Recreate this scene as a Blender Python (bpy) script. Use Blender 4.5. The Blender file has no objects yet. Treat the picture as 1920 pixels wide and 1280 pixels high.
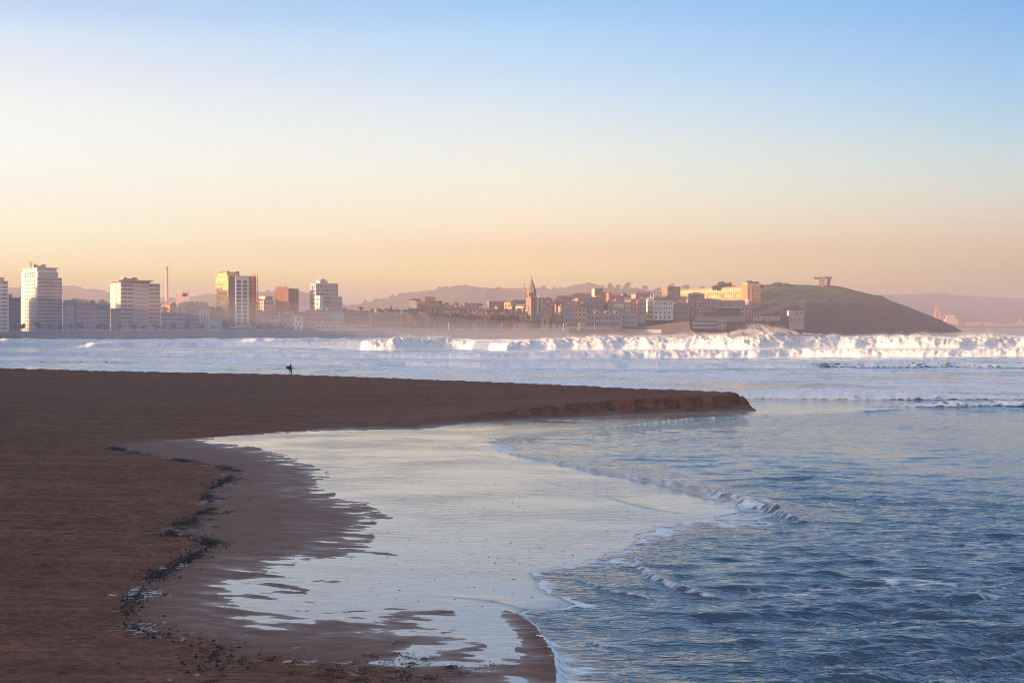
import bpy, bmesh, math, random
import numpy as np
from mathutils import Vector, Matrix

random.seed(7)
SC = bpy.context.scene
COL = SC.collection
F, HCAM, HOR = 2666.667, 10.0, 605.0      # photo pixels: focal length, eye height (m), horizon row


def R(a):
    return math.radians(a)


def P(px, py, Y):
    """a point of the place seen at photo pixel (px, py) at distance Y"""
    return ((px - 960.0) * Y / F, Y, HCAM + (HOR - py) * Y / F)


def G(px, py, z=0.0):
    """the point of the level plane z seen at photo pixel (px, py)"""
    Y = (HCAM - z) * F / (py - HOR)
    return ((px - 960.0) * Y / F, Y)


# ------------------------------------------------------------------ bookkeeping
def tag(o, label=None, cat=None, group=None, kind=None):
    if label: o['label'] = label
    if cat: o['category'] = cat
    if group: o['group'] = group
    if kind: o['kind'] = kind
    return o


def mesh_obj(name, verts, faces, mat=None, parent=None, smooth=False):
    me = bpy.data.meshes.new(name)
    me.from_pydata([tuple(v) for v in verts], [], [tuple(f) for f in faces])
    if mat is not None: me.materials.append(mat)
    if smooth:
        me.polygons.foreach_set('use_smooth', [True] * len(me.polygons))
    o = bpy.data.objects.new(name, me)
    COL.objects.link(o)
    if parent is not None: o.parent = parent
    return o


def empty(name, loc=(0, 0, 0), rz=0.0):
    o = bpy.data.objects.new(name, None)
    o.location = loc
    o.rotation_euler = (0, 0, rz)
    o.empty_display_size = 2
    COL.objects.link(o)
    return o


# ------------------------------------------------------------------ numpy noise
def _hash(ix, iy, seed):
    h = (ix.astype(np.uint32) * np.uint32(374761393) + iy.astype(np.uint32) * np.uint32(668265263)
         + np.uint32((seed * 2246822519) & 0xffffffff))
    h = (h ^ (h >> np.uint32(13))) * np.uint32(1274126177)
    h = h ^ (h >> np.uint32(16))
    return h


def perlin(x, y, seed=0):
    x = np.asarray(x, dtype=np.float64); y = np.asarray(y, dtype=np.float64)
    xi = np.floor(x); yi = np.floor(y)
    fx = (x - xi).astype(np.float32); fy = (y - yi).astype(np.float32)
    xi = xi.astype(np.int64); yi = yi.astype(np.int64)
    u = fx * fx * fx * (fx * (fx * 6 - 15) + 10)
    v = fy * fy * fy * (fy * (fy * 6 - 15) + 10)

    def g(dx, dy):
        a = _hash(xi + dx, yi + dy, seed).astype(np.float32) * np.float32(2 * math.pi / 4294967296.0)
        return np.cos(a) * (fx - dx) + np.sin(a) * (fy - dy)
    a = g(0, 0); b = g(1, 0); c = g(0, 1); d = g(1, 1)
    return ((a + u * (b - a)) * (1 - v) + (c + u * (d - c)) * v) * 1.45


def fbm(x, y, octv=4, seed=0, gain=0.5, lac=2.03):
    s = 0; a = 1.0; n = 0
    for k in range(octv):
        s = s + a * perlin(x * lac ** k + 17.3 * k, y * lac ** k - 9.1 * k, seed + k * 31)
        n += a; a *= gain
    return s / n


def sstep(a, b, x):
    t = np.clip((x - a) / (b - a), 0, 1)
    return t * t * (3 - 2 * t)


def seg_dist(x, y, pts):
    """distance to a polyline, and the arc parameter (in point indices) of the nearest point"""
    best = np.full(x.shape, 1e18); par = np.zeros(x.shape)
    for i in range(len(pts) - 1):
        ax, ay = pts[i]; bx, by = pts[i + 1]
        dx, dy = bx - ax, by - ay
        t = np.clip(((x - ax) * dx + (y - ay) * dy) / (dx * dx + dy * dy + 1e-12), 0, 1)
        d = (x - ax - t * dx) ** 2 + (y - ay - t * dy) ** 2
        m = d < best
        best = np.where(m, d, best); par = np.where(m, i + t, par)
    return np.sqrt(best), par


def inside(x, y, poly):
    r = np.zeros(x.shape, dtype=bool)
    n = len(poly)
    for i in range(n):
        ax, ay = poly[i]; bx, by = poly[(i + 1) % n]
        if ay == by: continue
        c = ((ay > y) != (by > y)) & (x < (bx - ax) * (y - ay) / (by - ay) + ax)
        r ^= c
    return r


def sdist(x, y, poly):
    """signed distance, positive inside the closed polygon"""
    d, _ = seg_dist(x, y, list(poly) + [poly[0]])
    return np.where(inside(x, y, poly), d, -d)


def smooth_line(pts, n=4):
    out = []
    for i in range(len(pts) - 1):
        p0 = pts[max(i - 1, 0)]; p1 = pts[i]; p2 = pts[i + 1]; p3 = pts[min(i + 2, len(pts) - 1)]
        for k in range(n):
            t = k / n
            out.append(tuple(0.5 * (2 * b + (c - a) * t + (2 * a - 5 * b + 4 * c - d) * t * t + (3 * b - a - 3 * c + d) * t ** 3)
                             for a, b, c, d in zip(p0, p1, p2, p3)))
    out.append(pts[-1])
    return out


# ------------------------------------------------------------------ materials
def new_mat(name):
    m = bpy.data.materials.new(name)
    m.use_nodes = True
    nt = m.node_tree
    b = nt.nodes['Principled BSDF']
    return m, nt, b


def nd(nt, typ, **kw):
    n = nt.nodes.new(typ)
    for k, v in kw.items():
        if k.startswith('i_'):
            n.inputs[int(k[2:])].default_value = v
        else:
            setattr(n, k, v)
    return n


def math_n(nt, op, a, b=None, c=None, clamp=False):
    n = nt.nodes.new('ShaderNodeMath'); n.operation = op; n.use_clamp = clamp
    for i, v in enumerate((a, b, c)):
        if v is None: continue
        if isinstance(v, (int, float)): n.inputs[i].default_value = v
        else: nt.links.new(v, n.inputs[i])
    return n.outputs[0]


def mixc(nt, fac, a, b):
    n = nt.nodes.new('ShaderNodeMix'); n.data_type = 'RGBA'
    for sock, v in ((n.inputs[0], fac), (n.inputs[6], a), (n.inputs[7], b)):
        if isinstance(v, (int, float)): sock.default_value = v
        elif isinstance(v, (tuple, list)): sock.default_value = (*v[:3], 1)
        else: nt.links.new(v, sock)
    return n.outputs[2]


def ramp(nt, fac, stops):
    n = nt.nodes.new('ShaderNodeValToRGB')
    nt.links.new(fac, n.inputs[0])
    e = n.color_ramp.elements
    while len(e) < len(stops): e.new(0.5)
    for k, (p, c) in enumerate(stops):
        e[k].position = p
        e[k].color = (c, c, c, 1) if isinstance(c, (int, float)) else (*c[:3], 1)
    return n.outputs[0]


def noise_n(nt, vec, scale, detail=4, rough=0.55, dist=0.0):
    n = nt.nodes.new('ShaderNodeTexNoise')
    n.inputs['Scale'].default_value = scale
    n.inputs['Detail'].default_value = detail
    n.inputs['Roughness'].default_value = rough
    n.inputs['Distortion'].default_value = dist
    if vec is not None: nt.links.new(vec, n.inputs['Vector'])
    return n.outputs[0]


def mapping(nt, scale=(1, 1, 1), rot=(0, 0, 0), src='Object'):
    tc = nt.nodes.new('ShaderNodeTexCoord')
    mp = nt.nodes.new('ShaderNodeMapping')
    mp.inputs['Scale'].default_value = scale
    mp.inputs['Rotation'].default_value = rot
    nt.links.new(tc.outputs[src], mp.inputs['Vector'])
    return mp.outputs[0]


def attr(nt, name):
    n = nt.nodes.new('ShaderNodeAttribute'); n.attribute_name = name
    return n.outputs['Fac']


def bump(nt, h, strength, dist, prev=None):
    n = nt.nodes.new('ShaderNodeBump')
    if isinstance(strength, (int, float)): n.inputs['Strength'].default_value = strength
    else: nt.links.new(strength, n.inputs['Strength'])
    n.inputs['Distance'].default_value = dist
    nt.links.new(h, n.inputs['Height'])
    if prev is not None: nt.links.new(prev, n.inputs['Normal'])
    return n.outputs[0]


_PLAIN = {}


def plain(name, col, rough=0.85, var=0.12, scale=0.6, spec=0.25, metal=0.0, streak=True):
    """a weathered surface colour: soft blotches plus vertical streaks, no light painted in"""
    if name in _PLAIN: return _PLAIN[name]
    m, nt, b = new_mat(name)
    v = mapping(nt, (1, 1, 0.35 if streak else 1))
    n1 = noise_n(nt, v, scale, 5, 0.6)
    f = ramp(nt, n1, [(0.3, 0.0), (0.7, 1.0)])
    lo = tuple(c * (1 - var * 1.5) for c in col); hi = tuple(min(1, c * (1 + var)) for c in col)
    nt.links.new(mixc(nt, f, lo, hi), b.inputs['Base Color'])
    b.inputs['Roughness'].default_value = rough
    b.inputs['Metallic'].default_value = metal
    b.inputs['Specular IOR Level'].default_value = spec
    _PLAIN[name] = m
    return m


# ------------------------------------------------------------------ light, sky, air
SUN_AZ, SUN_EL = 120.0, 6.5     # degrees left of the view axis, degrees up


def sun_dir():
    return Vector((-math.sin(R(SUN_AZ)) * math.cos(R(SUN_EL)), math.cos(R(SUN_AZ)) * math.cos(R(SUN_EL)), math.sin(R(SUN_EL))))


def build_light():
    w = bpy.data.worlds.new('World'); SC.world = w; w.use_nodes = True
    nt = w.node_tree
    bg = nt.nodes['Background']
    sk = nt.nodes.new('ShaderNodeTexSky'); sk.sky_type = 'NISHITA'
    sk.sun_disc = False
    sk.sun_elevation = R(SUN_EL); sk.sun_rotation = R(-SUN_AZ)
    sk.air_density = SKY['air']; sk.dust_density = SKY['dust']; sk.ozone_density = SKY['ozone']
    sk.altitude = 0
    col = sk.outputs[0]
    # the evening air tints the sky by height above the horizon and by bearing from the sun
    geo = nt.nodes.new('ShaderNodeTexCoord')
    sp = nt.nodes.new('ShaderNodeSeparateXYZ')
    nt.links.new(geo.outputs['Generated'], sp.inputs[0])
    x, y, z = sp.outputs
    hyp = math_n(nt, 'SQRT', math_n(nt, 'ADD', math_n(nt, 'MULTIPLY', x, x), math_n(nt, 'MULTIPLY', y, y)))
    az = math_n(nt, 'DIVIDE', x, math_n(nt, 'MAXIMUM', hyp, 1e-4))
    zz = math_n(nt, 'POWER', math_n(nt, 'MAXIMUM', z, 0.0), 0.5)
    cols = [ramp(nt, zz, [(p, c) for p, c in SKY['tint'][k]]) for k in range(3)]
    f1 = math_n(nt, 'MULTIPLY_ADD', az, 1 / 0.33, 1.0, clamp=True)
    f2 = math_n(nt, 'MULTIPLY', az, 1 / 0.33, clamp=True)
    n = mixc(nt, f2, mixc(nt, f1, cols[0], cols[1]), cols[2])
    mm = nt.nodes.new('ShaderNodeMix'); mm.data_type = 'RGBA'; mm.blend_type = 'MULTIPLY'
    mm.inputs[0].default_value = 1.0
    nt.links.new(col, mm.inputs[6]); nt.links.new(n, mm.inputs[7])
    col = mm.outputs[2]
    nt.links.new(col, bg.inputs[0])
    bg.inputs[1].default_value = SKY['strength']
    L = bpy.data.lights.new('sun', 'SUN')
    L.energy = SKY['sun']; L.angle = R(0.6); L.color = SKY['sun_col']
    o = bpy.data.objects.new('sun', L); COL.objects.link(o)
    o.rotation_euler = (-sun_dir()).to_track_quat('-Z', 'Y').to_euler()
    SC.view_settings.view_transform = 'Standard'
    SC.view_settings.look = 'None'
    SC.view_settings.exposure = SKY['exposure']
    SC.view_settings.gamma = 1.0
    SC.render.film_transparent = False
    SC.cycles.filter_width = 0.9
    SC.cycles.use_adaptive_sampling = False


def build_camera():
    c = bpy.data.cameras.new('camera')
    c.sensor_width = 36; c.lens = 50
    c.shift_y = -(640 - HOR) / 1920.0
    c.clip_start = 0.5; c.clip_end = 60000
    o = bpy.data.objects.new('camera', c); COL.objects.link(o)
    o.location = (0, 0, HCAM); o.rotation_euler = (R(90), 0, 0)
    SC.camera = o


def build_haze():
    m = bpy.data.materials.new('hazy_air'); m.use_nodes = True
    nt = m.node_tree; nt.nodes.clear()
    out = nt.nodes.new('ShaderNodeOutputMaterial')
    v = nt.nodes.new('ShaderNodeVolumePrincipled')
    v.inputs['Color'].default_value = (*SKY['haze_col'], 1)
    v.inputs['Density'].default_value = SKY['haze']
    v.inputs['Anisotropy'].default_value = SKY['haze_g']
    nt.links.new(v.outputs[0], out.inputs['Volume'])
    x0, x1, y0, y1, z0, z1 = -6500, 6500, -400, 9000, -9, 153
    vs = [(x, y, z) for z in (z0, z1) for y in (y0, y1) for x in (x0, x1)]
    fs = [(0, 2, 3, 1), (4, 5, 7, 6), (0, 1, 5, 4), (2, 6, 7, 3), (0, 4, 6, 2), (1, 3, 7, 5)]
    o = mesh_obj('haze', vs, fs, m)
    o['kind'] = 'stuff'
    o['label'] = 'thin pale sea haze over the whole bay'
    SC.cycles.volume_bounces = 1
    SC.cycles.max_bounces = 8


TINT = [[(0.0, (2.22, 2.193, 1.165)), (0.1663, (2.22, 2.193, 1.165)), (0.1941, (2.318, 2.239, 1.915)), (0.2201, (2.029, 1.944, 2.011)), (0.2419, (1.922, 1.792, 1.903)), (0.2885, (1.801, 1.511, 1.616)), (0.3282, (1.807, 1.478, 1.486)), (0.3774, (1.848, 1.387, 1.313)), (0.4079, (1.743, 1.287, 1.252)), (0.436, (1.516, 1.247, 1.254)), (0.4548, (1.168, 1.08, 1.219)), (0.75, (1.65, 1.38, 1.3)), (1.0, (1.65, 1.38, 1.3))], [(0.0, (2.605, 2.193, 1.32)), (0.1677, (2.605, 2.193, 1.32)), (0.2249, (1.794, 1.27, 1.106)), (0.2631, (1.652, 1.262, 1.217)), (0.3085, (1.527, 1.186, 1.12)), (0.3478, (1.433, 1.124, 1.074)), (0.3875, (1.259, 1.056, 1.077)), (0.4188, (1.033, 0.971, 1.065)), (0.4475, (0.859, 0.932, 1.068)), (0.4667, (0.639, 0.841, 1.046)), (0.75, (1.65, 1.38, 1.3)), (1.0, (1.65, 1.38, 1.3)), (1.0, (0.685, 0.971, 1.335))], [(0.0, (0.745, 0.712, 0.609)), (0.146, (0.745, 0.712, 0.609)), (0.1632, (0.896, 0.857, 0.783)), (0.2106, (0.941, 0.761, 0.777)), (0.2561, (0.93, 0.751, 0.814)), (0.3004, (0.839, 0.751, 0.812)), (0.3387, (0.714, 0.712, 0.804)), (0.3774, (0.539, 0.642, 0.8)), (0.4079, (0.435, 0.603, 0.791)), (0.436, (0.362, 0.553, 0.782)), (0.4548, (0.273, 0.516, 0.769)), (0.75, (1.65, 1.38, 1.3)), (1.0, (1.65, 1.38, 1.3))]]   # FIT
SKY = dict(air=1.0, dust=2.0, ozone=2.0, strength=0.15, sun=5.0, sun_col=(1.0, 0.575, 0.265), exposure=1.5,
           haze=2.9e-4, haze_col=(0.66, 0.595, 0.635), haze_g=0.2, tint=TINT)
# ================================================================== shore: sand, water, surf
def wpts(pts, z=0.0):
    return [G(a, b, z) for a, b in pts]


# outline (photo pixels on the level of the wet film) of the sand that stands above the film, berm foot first
FOOT = [(1402, 764), (1390, 768), (1300, 771), (1200, 774), (1100, 778), (1000, 783), (900, 788), (800, 796), (770, 803)]
SANDY = FOOT + [(700, 808), (640, 806), (560, 810), (500, 814), (400, 818), (385, 826), (440, 833), (485, 839), (560, 862),
                (612, 884), (600, 915), (640, 936), (690, 942), (735, 967), (690, 988), (705, 1005), (690, 1022), (752, 1040),
                (640, 1044), (560, 1056), (580, 1080), (640, 1090), (560, 1110), (640, 1120), (560, 1150), (640, 1147), (690, 1142), (770, 1137), (850, 1141), (860, 1152),
                (800, 1166), (900, 1188), (905, 1235), (960, 1222), (985, 1190), (1012, 1186), (1042, 1230), (1040, 1282), (1043, 1340), (1040, 1700)]
# dry sand: everything left of the wrack line
DRYL = FOOT + [(700, 799), (560, 806), (430, 818), (300, 824), (200, 838), (260, 852), (400, 874), (436, 884), (420, 905), (385, 925), (398, 950),
               (345, 985), (318, 1003), (395, 1020), (350, 1050), (290, 1085), (250, 1130), (240, 1165), (290, 1192), (370, 1205),
               (410, 1220), (372, 1262), (470, 1236), (560, 1240), (640, 1250), (720, 1262), (800, 1275), (840, 1330), (900, 1700)]
CREST = [(1404, 741), (1395, 735), (1200, 728), (900, 715), (545, 702), (200, 695), (0, 690), (-300, 684), (-900, 676)]
FILM = [(1390, 742), (1500, 744), (1650, 748), (1740, 757), (1715, 767), (1530, 776), (1300, 784), (1150, 800), (1060, 806), (930, 822), (915, 830), (960, 850),
        (1040, 865), (1130, 885), (1230, 902), (1310, 922), (1390, 942), (1380, 965), (1270, 978), (1200, 1008), (1188, 1026), (1100, 1056),
        (1010, 1076), (1018, 1104), (1085, 1131), (1000, 1142), (975, 1152), (1005, 1180), (1042, 1235), (1042, 1340), (1040, 1700)]
EDGE_A = [(1740, 757), (1715, 767), (1530, 776), (1300, 784), (1150, 800), (1060, 806), (930, 822), (915, 830), (960, 850),
          (1040, 865), (1130, 885), (1230, 902), (1300, 919)]
EDGE_B = [(1300, 972), (1270, 978), (1200, 1008), (1188, 1026), (1100, 1056), (1010, 1076), (1018, 1104), (1085, 1131), (1000, 1142), (975, 1152),
          (1005, 1180), (1042, 1235), (1042, 1340), (1040, 1700)]
STEP = [(930, 1135), (975, 1152), (1005, 1175), (1040, 1228), (1042, 1282), (1045, 1700)]


def polar_grid(rows, us):
    Y = np.repeat(np.array(rows)[:, None], len(us), 1)
    X = Y * np.array(us)[None, :]
    return X, Y


def u_samples(step, inner=0.41, outer=3.0, n=40):
    a = np.arange(-inner, inner + 1e-9, step)
    b = inner + (outer - inner) * (np.linspace(0, 1, n + 1)[1:] ** 2)
    return np.concatenate([-b[::-1], a, b])


def grid_mesh(name, X, Y, Z, mat, attrs=None, keep=None):
    nr, nc = X.shape
    me = bpy.data.meshes.new(name)
    idx = np.arange(nr * nc).reshape(nr, nc)
    quads = np.stack([idx[:-1, :-1], idx[:-1, 1:], idx[1:, 1:], idx[1:, :-1]], -1)
    if keep is not None:
        k = keep[:-1, :-1] | keep[:-1, 1:] | keep[1:, 1:] | keep[1:, :-1]
        quads = quads[k]
    quads = quads.reshape(-1, 4)
    co = np.stack([X, Y, Z], -1).reshape(-1, 3).astype(np.float32)
    me.vertices.add(len(co)); me.vertices.foreach_set('co', co.ravel())
    n = len(quads)
    me.loops.add(n * 4); me.polygons.add(n)
    me.loops.foreach_set('vertex_index', quads.ravel().astype(np.int32))
    me.polygons.foreach_set('loop_start', np.arange(0, n * 4, 4, dtype=np.int32))
    me.polygons.foreach_set('use_smooth', np.ones(n, dtype=bool))
    for k, v in (attrs or {}).items():
        a = me.attributes.new(k, 'FLOAT', 'POINT')
        a.data.foreach_set('value', v.ravel().astype(np.float32))
    me.update(calc_edges=True)
    me.materials.append(mat)
    o = bpy.data.objects.new(name, me); COL.objects.link(o)
    return o


def sand_material():
    m, nt, b = new_mat('beach_sand')
    v = mapping(nt)
    damp = attr(nt, 'damp'); foam = attr(nt, 'foam')
    n1 = noise_n(nt, v, 0.35, 5, 0.6)
    n2 = noise_n(nt, mapping(nt, (1, 1.6, 1), (0, 0, 0.5)), 3.2, 5, 0.65)
    n3 = noise_n(nt, v, 26, 3, 0.6)
    ndamp = math_n(nt, 'ADD', damp, math_n(nt, 'MULTIPLY_ADD', noise_n(nt, v, 1.3, 4), 0.5, -0.25), clamp=True)
    c = mixc(nt, ramp(nt, n1, [(0.35, 0), (0.65, 1)]), SAND['dry0'], SAND['dry1'])
    c = mixc(nt, math_n(nt, 'MULTIPLY', ramp(nt, n2, [(0.40, 1), (0.58, 0)]), 0.85), c, SAND['pit_shade'])  # hollows of the relief tinted darker, standing in for their weak shade
    c = mixc(nt, math_n(nt, 'MULTIPLY', ramp(nt, n3, [(0.5, 0), (0.75, 1)]), 0.30), c, SAND['grain'])
    n4 = noise_n(nt, mapping(nt, (1, 1.4, 1), (0, 0, 0.35)), 0.95, 4, 0.7)
    c = mixc(nt, math_n(nt, 'MULTIPLY', ramp(nt, n4, [(0.38, 1), (0.52, 0)]), 0.55), c, SAND['pit_shade'])  # broader dapples with the same painted hollow shade
    # raked and driven tracks, a little paler
    n5 = noise_n(nt, mapping(nt, (0.035, 0.9, 1), (0, 0, -0.42)), 1.0, 5, 0.7, 0.2)
    c = mixc(nt, math_n(nt, 'MULTIPLY', ramp(nt, n5, [(0.50, 0), (0.66, 1)]), 0.5), c, SAND['grain'])
    dk = noise_n(nt, mapping(nt, (0.5, 1.6, 1), (0, 0, -0.25)), 1.6, 6, 0.7)
    c = mixc(nt, ndamp, c, mixc(nt, ramp(nt, dk, [(.35, 0), (.65, 1)]), SAND['damp'], SAND['damp2']))
    # dried froth left by the last wave: broken lacy flecks
    nf = noise_n(nt, mapping(nt, (0.8, 1.2, 1)), 2.6, 6, 0.7, 0.6)
    ff = math_n(nt, 'MULTIPLY', math_n(nt, 'SUBTRACT', nf, math_n(nt, 'SUBTRACT', 0.76, math_n(nt, 'MULTIPLY', foam, 0.36))), 9.0, clamp=True)
    c = mixc(nt, ff, c, (0.55, 0.50, 0.48))
    nt.links.new(c, b.inputs['Base Color'])
    rg = math_n(nt, 'MULTIPLY_ADD', ndamp, SAND['rough_damp'] - 0.95, 0.95)
    rg = math_n(nt, 'MULTIPLY_ADD', attr(nt, 'sheen'), -0.40, rg)
    nt.links.new(math_n(nt, 'MAXIMUM', rg, math_n(nt, 'MULTIPLY', ff, 0.8)), b.inputs['Roughness'])
    sheen = attr(nt, 'sheen')
    nt.links.new(math_n(nt, 'MULTIPLY_ADD', sheen, 0.75, SAND['spec']), b.inputs['Specular IOR Level'])
    rel = math_n(nt, 'ADD', math_n(nt, 'MULTIPLY', n2, 1.0), math_n(nt, 'MULTIPLY', n3, 0.18))
    st = math_n(nt, 'MULTIPLY_ADD', ndamp, -0.70, 0.95)
    nt.links.new(bump(nt, rel, st, 0.16), b.inputs['Normal'])
    return m


SAND = dict(dry0=(0.180, 0.070, 0.034), dry1=(0.262, 0.110, 0.058), pit_shade=(0.078, 0.031, 0.017), grain=(0.30, 0.150, 0.094),
            damp=(0.125, 0.051, 0.029), damp2=(0.195, 0.088, 0.054), rough_damp=0.66, spec=0.17)


def build_beach():
    pys = np.arange(1300, 694, -1.15)
    rows = list(np.linspace(14, 26667 / (1300 - 605), 14)[:-1]) + list(26667 / (pys - 605))
    rows += list(np.arange(rows[-1] + 3, 420, 4))
    X, Y = polar_grid(rows, u_samples(1.9 / F, n=34))
    sandy = wpts(SANDY) + [(-400, 12), (-900, 60), (-900, 420)] + wpts(CREST[::-1])
    dry = wpts(DRYL) + [(-400, 12), (-900, 60), (-900, 420)] + wpts(CREST[::-1])
    near = Y < 215
    dF = np.full(X.shape, 30.0); dB = np.full(X.shape, 30.0)
    # warp the outlines a little so that no edge is smooth
    wx = 0.55 * fbm(X * 0.45, Y * 0.45, 3, 5) * np.clip(Y / 60, .5, 2)
    wy = 0.75 * fbm(X * 0.4, Y * 0.3, 3, 9) * np.clip(Y / 60, .5, 2)
    dF = sdist(X + wx, Y + wy, sandy)
    dB = sdist(X + 1.3 * wx, Y + 1.3 * wy, dry)
    # height of the scarp along the berm foot
    foot = wpts(FOOT)
    dfoot, par = seg_dist(X + .6 * wx, Y + .6 * wy, foot)
    dB = dB + (1.0 * perlin(X * .33, Y * .2, 91) + .5 * perlin(X * .9, Y * .5, 92)) * sstep(12, 5, dfoot) * sstep(8, 6, par)
    sc = np.interp(par, [0, 1, 2, 3, 4, 5, 6, 7, 8], [1.66, 1.66, 1.62, 1.5, 1.3, 0.95, 0.6, 0.28, 0.05])
    crestY = np.interp(X, [p[0] for p in [G(a, b, 1.72) for a, b in CREST[:0:-1]]], [p[1] for p in [G(a, b, 1.72) for a, b in CREST[:0:-1]]])
    dBp = np.maximum(dB, 0)
    lump = fbm(X * 0.55, Y * 0.5, 3, 21)
    scarp = sc * sstep(-0.2, 1.1 + 0.5 * lump, dB) * sstep(26, 4, dfoot)
    scarp = np.maximum(scarp, sc * sstep(-0.25, 1.6, dB) * (dfoot < 8))
    fr_ = dBp / (dBp + np.maximum(crestY - Y, 0) * .8 + .02)
    slope = 1.72 * fr_ ** 0.9
    blend = np.exp(-np.maximum(dfoot - 1.0, 0) / 22.0)
    h = np.maximum(slope, scarp * blend + slope * (1 - blend))
    h = np.where(dB > 0, h, 0)
    # sand slipped down along the scarp: a soft toe with hollows
    toe = 0.55 * (sc / 1.66) * sstep(3.2, 0.0, dfoot) ** 1.5 * (dB <= 0.6) * (0.7 + 0.9 * fbm(X * 0.8, Y * 0.8, 2, 33))
    h = np.maximum(h, toe)
    # the damp apron between the film and the wrack line
    flat = np.where(dF > 0, 0.0095 * np.minimum(dF, 9) + 0.004, -0.02 + 0.02 * np.maximum(dF, -6))
    rough = fbm(X * 0.42, Y * 0.95, 4, 44)
    fine = fbm(X * 1.1, Y * 2.4, 3, 45)
    wet = np.exp(-np.maximum(np.abs(dF), 0) / 2.6) * sstep(0.4, -0.6, dB)
    flat = flat + 0.034 * rough * np.exp(-np.abs(dF) / 2.6) + 0.022 * fine * np.exp(-np.abs(dF) / 1.6) + 0.026 * rough * (dF > 0)
    # bars and puddles in the lower corner
    cx, cy = G(760, 1205)
    corner = np.exp(-(((X - cx) / 3.2) ** 2 + ((Y - cy) / 5.0) ** 2))
    flat = flat + corner * (0.045 * fbm(X * 0.5 + 3, Y * 0.8, 4, 46) - 0.012)
    cx2, cy2 = G(520, 1110)
    c2 = np.exp(-(((X - cx2) / 3.0) ** 2 + ((Y - cy2) / 6.0) ** 2))
    ca, sa = math.cos(R(-28)), math.sin(R(-28))
    strk = fbm((X * ca + Y * sa) * .3, (-X * sa + Y * ca) * 1.5, 4, 49)
    flat = flat + c2 * (0.05 * fbm(X * 0.55 + 0.3 * Y, Y * 1.3, 4, 48) + 0.06 * strk - 0.034)
    flat = flat + 0.03 * strk * sstep(6.5, 1.0, np.abs(dF)) * sstep(115, 90, Y)
    # long low bars that break the film near the berm
    (ax, ay), (bx, by) = G(640, 808), G(1000, 866)
    L = math.hypot(bx - ax, by - ay); ex, ey = (bx - ax) / L, (by - ay) / L
    tp, tq = (X - ax) * ex + (Y - ay) * ey, -(X - ax) * ey + (Y - ay) * ex
    m3 = np.exp(-(tq / 3.5) ** 2) * sstep(-2, 3, tp) * sstep(L + 3, L * .6, tp)
    flat = np.where(dF < 0, flat + m3 * (0.052 * (1 - np.minimum(np.abs(perlin(tq * .75, tp * .045, 95)) * 5, 1)) * (0.7 + .5 * perlin(tp * .2, tq * .4, 96))), flat)
    h = np.where(dB > 0, h + np.maximum(flat, 0) * 0.6, np.maximum(h, flat))
    # trodden dry sand
    dm = sstep(0.0, 1.5, dB)
    tread = fbm(X * 0.9, Y * 0.9, 4, 61, 0.6)
    h = h + dm * (-0.07 * sstep(.22, .5, perlin(X * 1.3, Y * 1.0, 63)) + 0.075 * tread + 0.06 * fbm(X * 0.12, Y * 0.12, 3, 62)) * np.clip(dBp / 4, 0.2, 1)
    # low step where the film runs off into the sea
    ds, ps = seg_dist(X, Y, wpts(STEP))
    right = X > np.interp(Y, [p[1] for p in wpts(STEP)][::-1], [p[0] for p in wpts(STEP)][::-1])
    stepm = sstep(0.0, 2.0, ps)
    ridge = 0.05 * np.exp(-(ds / 0.55) ** 2) * stepm * (~right) * (0.6 + 0.9 * fbm(X * 0.4, Y * 3.4, 2, 71))
    h = h + ridge
    # the far side of the berm falls to the open beach
    over = np.maximum(Y - crestY - 0.4 * lump, 0)
    h = h - np.minimum(0.10 * over, 4.0) - 0.9 * sstep(0, 1.2, over) * 0.12
    tip = sdist(X + wx, Y + wy, sandy)
    xt = G(1402, 764)[0]
    h = np.where(X > xt - 1.2 + 1.3 * lump, np.minimum(h, 1.66 * sstep(0.6, -1.3, X - xt + 0.9 * fbm(Y * .8, Y * .3, 2, 90)) - 0.15 * (X > xt)), h)
    # sea bed
    sea = sstep(0.0, 7.0, -sdist(X, Y, wpts(FILM) + [(-30, 25), (-60, 120), (-20, 160)]))
    h = np.where((dF < 0), h - 0.5 * sea, h)
    h = np.where(right & (Y < 60), np.minimum(h, -0.30 - 0.1 * (ds > 1) + 0.30 * np.exp(-(ds / 0.25) ** 2) * stepm), h)
    h = np.where((X > 60), np.minimum(h, -0.6), h)
    damp = sstep(0.6, -1.2, dB) * 0.85 + 0.15 * sstep(8, 0, dB)
    damp = np.maximum(damp, 0.8 * sstep(0.9, 0.2, np.abs(dB)) * (dfoot < 3))
    damp = np.where(dfoot < 14, np.maximum(damp * (h < 0.35), 0.25 * (h < 0.9)), damp)
    dw, _ = seg_dist(X + 1.3 * wx, Y + 1.3 * wy, wpts(DRYL[9:]))
    foam = np.exp(-(dw / 1.3) ** 2) * (0.55 + 0.9 * fbm(X * 0.22, Y * 0.22, 3, 81))
    foam = np.maximum(foam, 0.42 * sstep(0.3, -0.8, dB) * (dF > 0.3) * (0.75 + 0.9 * fbm(X * 0.15, Y * 0.12, 3, 82)))
    foam = np.where(dfoot < 30, foam * 0.5, foam)
    foam = np.clip(foam, 0, 1)
    o = grid_mesh('beach', X, Y, h, sand_material(), dict(damp=damp, foam=foam, sheen=np.exp(-np.maximum(h - .006, 0) / .016) * (dB < .3) * np.clip(.7 + .7 * fbm(X * .6, Y * 1.2, 3, 83), 0, 1)), keep=h > -0.7)
    o['kind'] = 'structure'
    o['label'] = 'dark brown sand of the beach with a cut bank and a damp apron'
    return o


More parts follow.
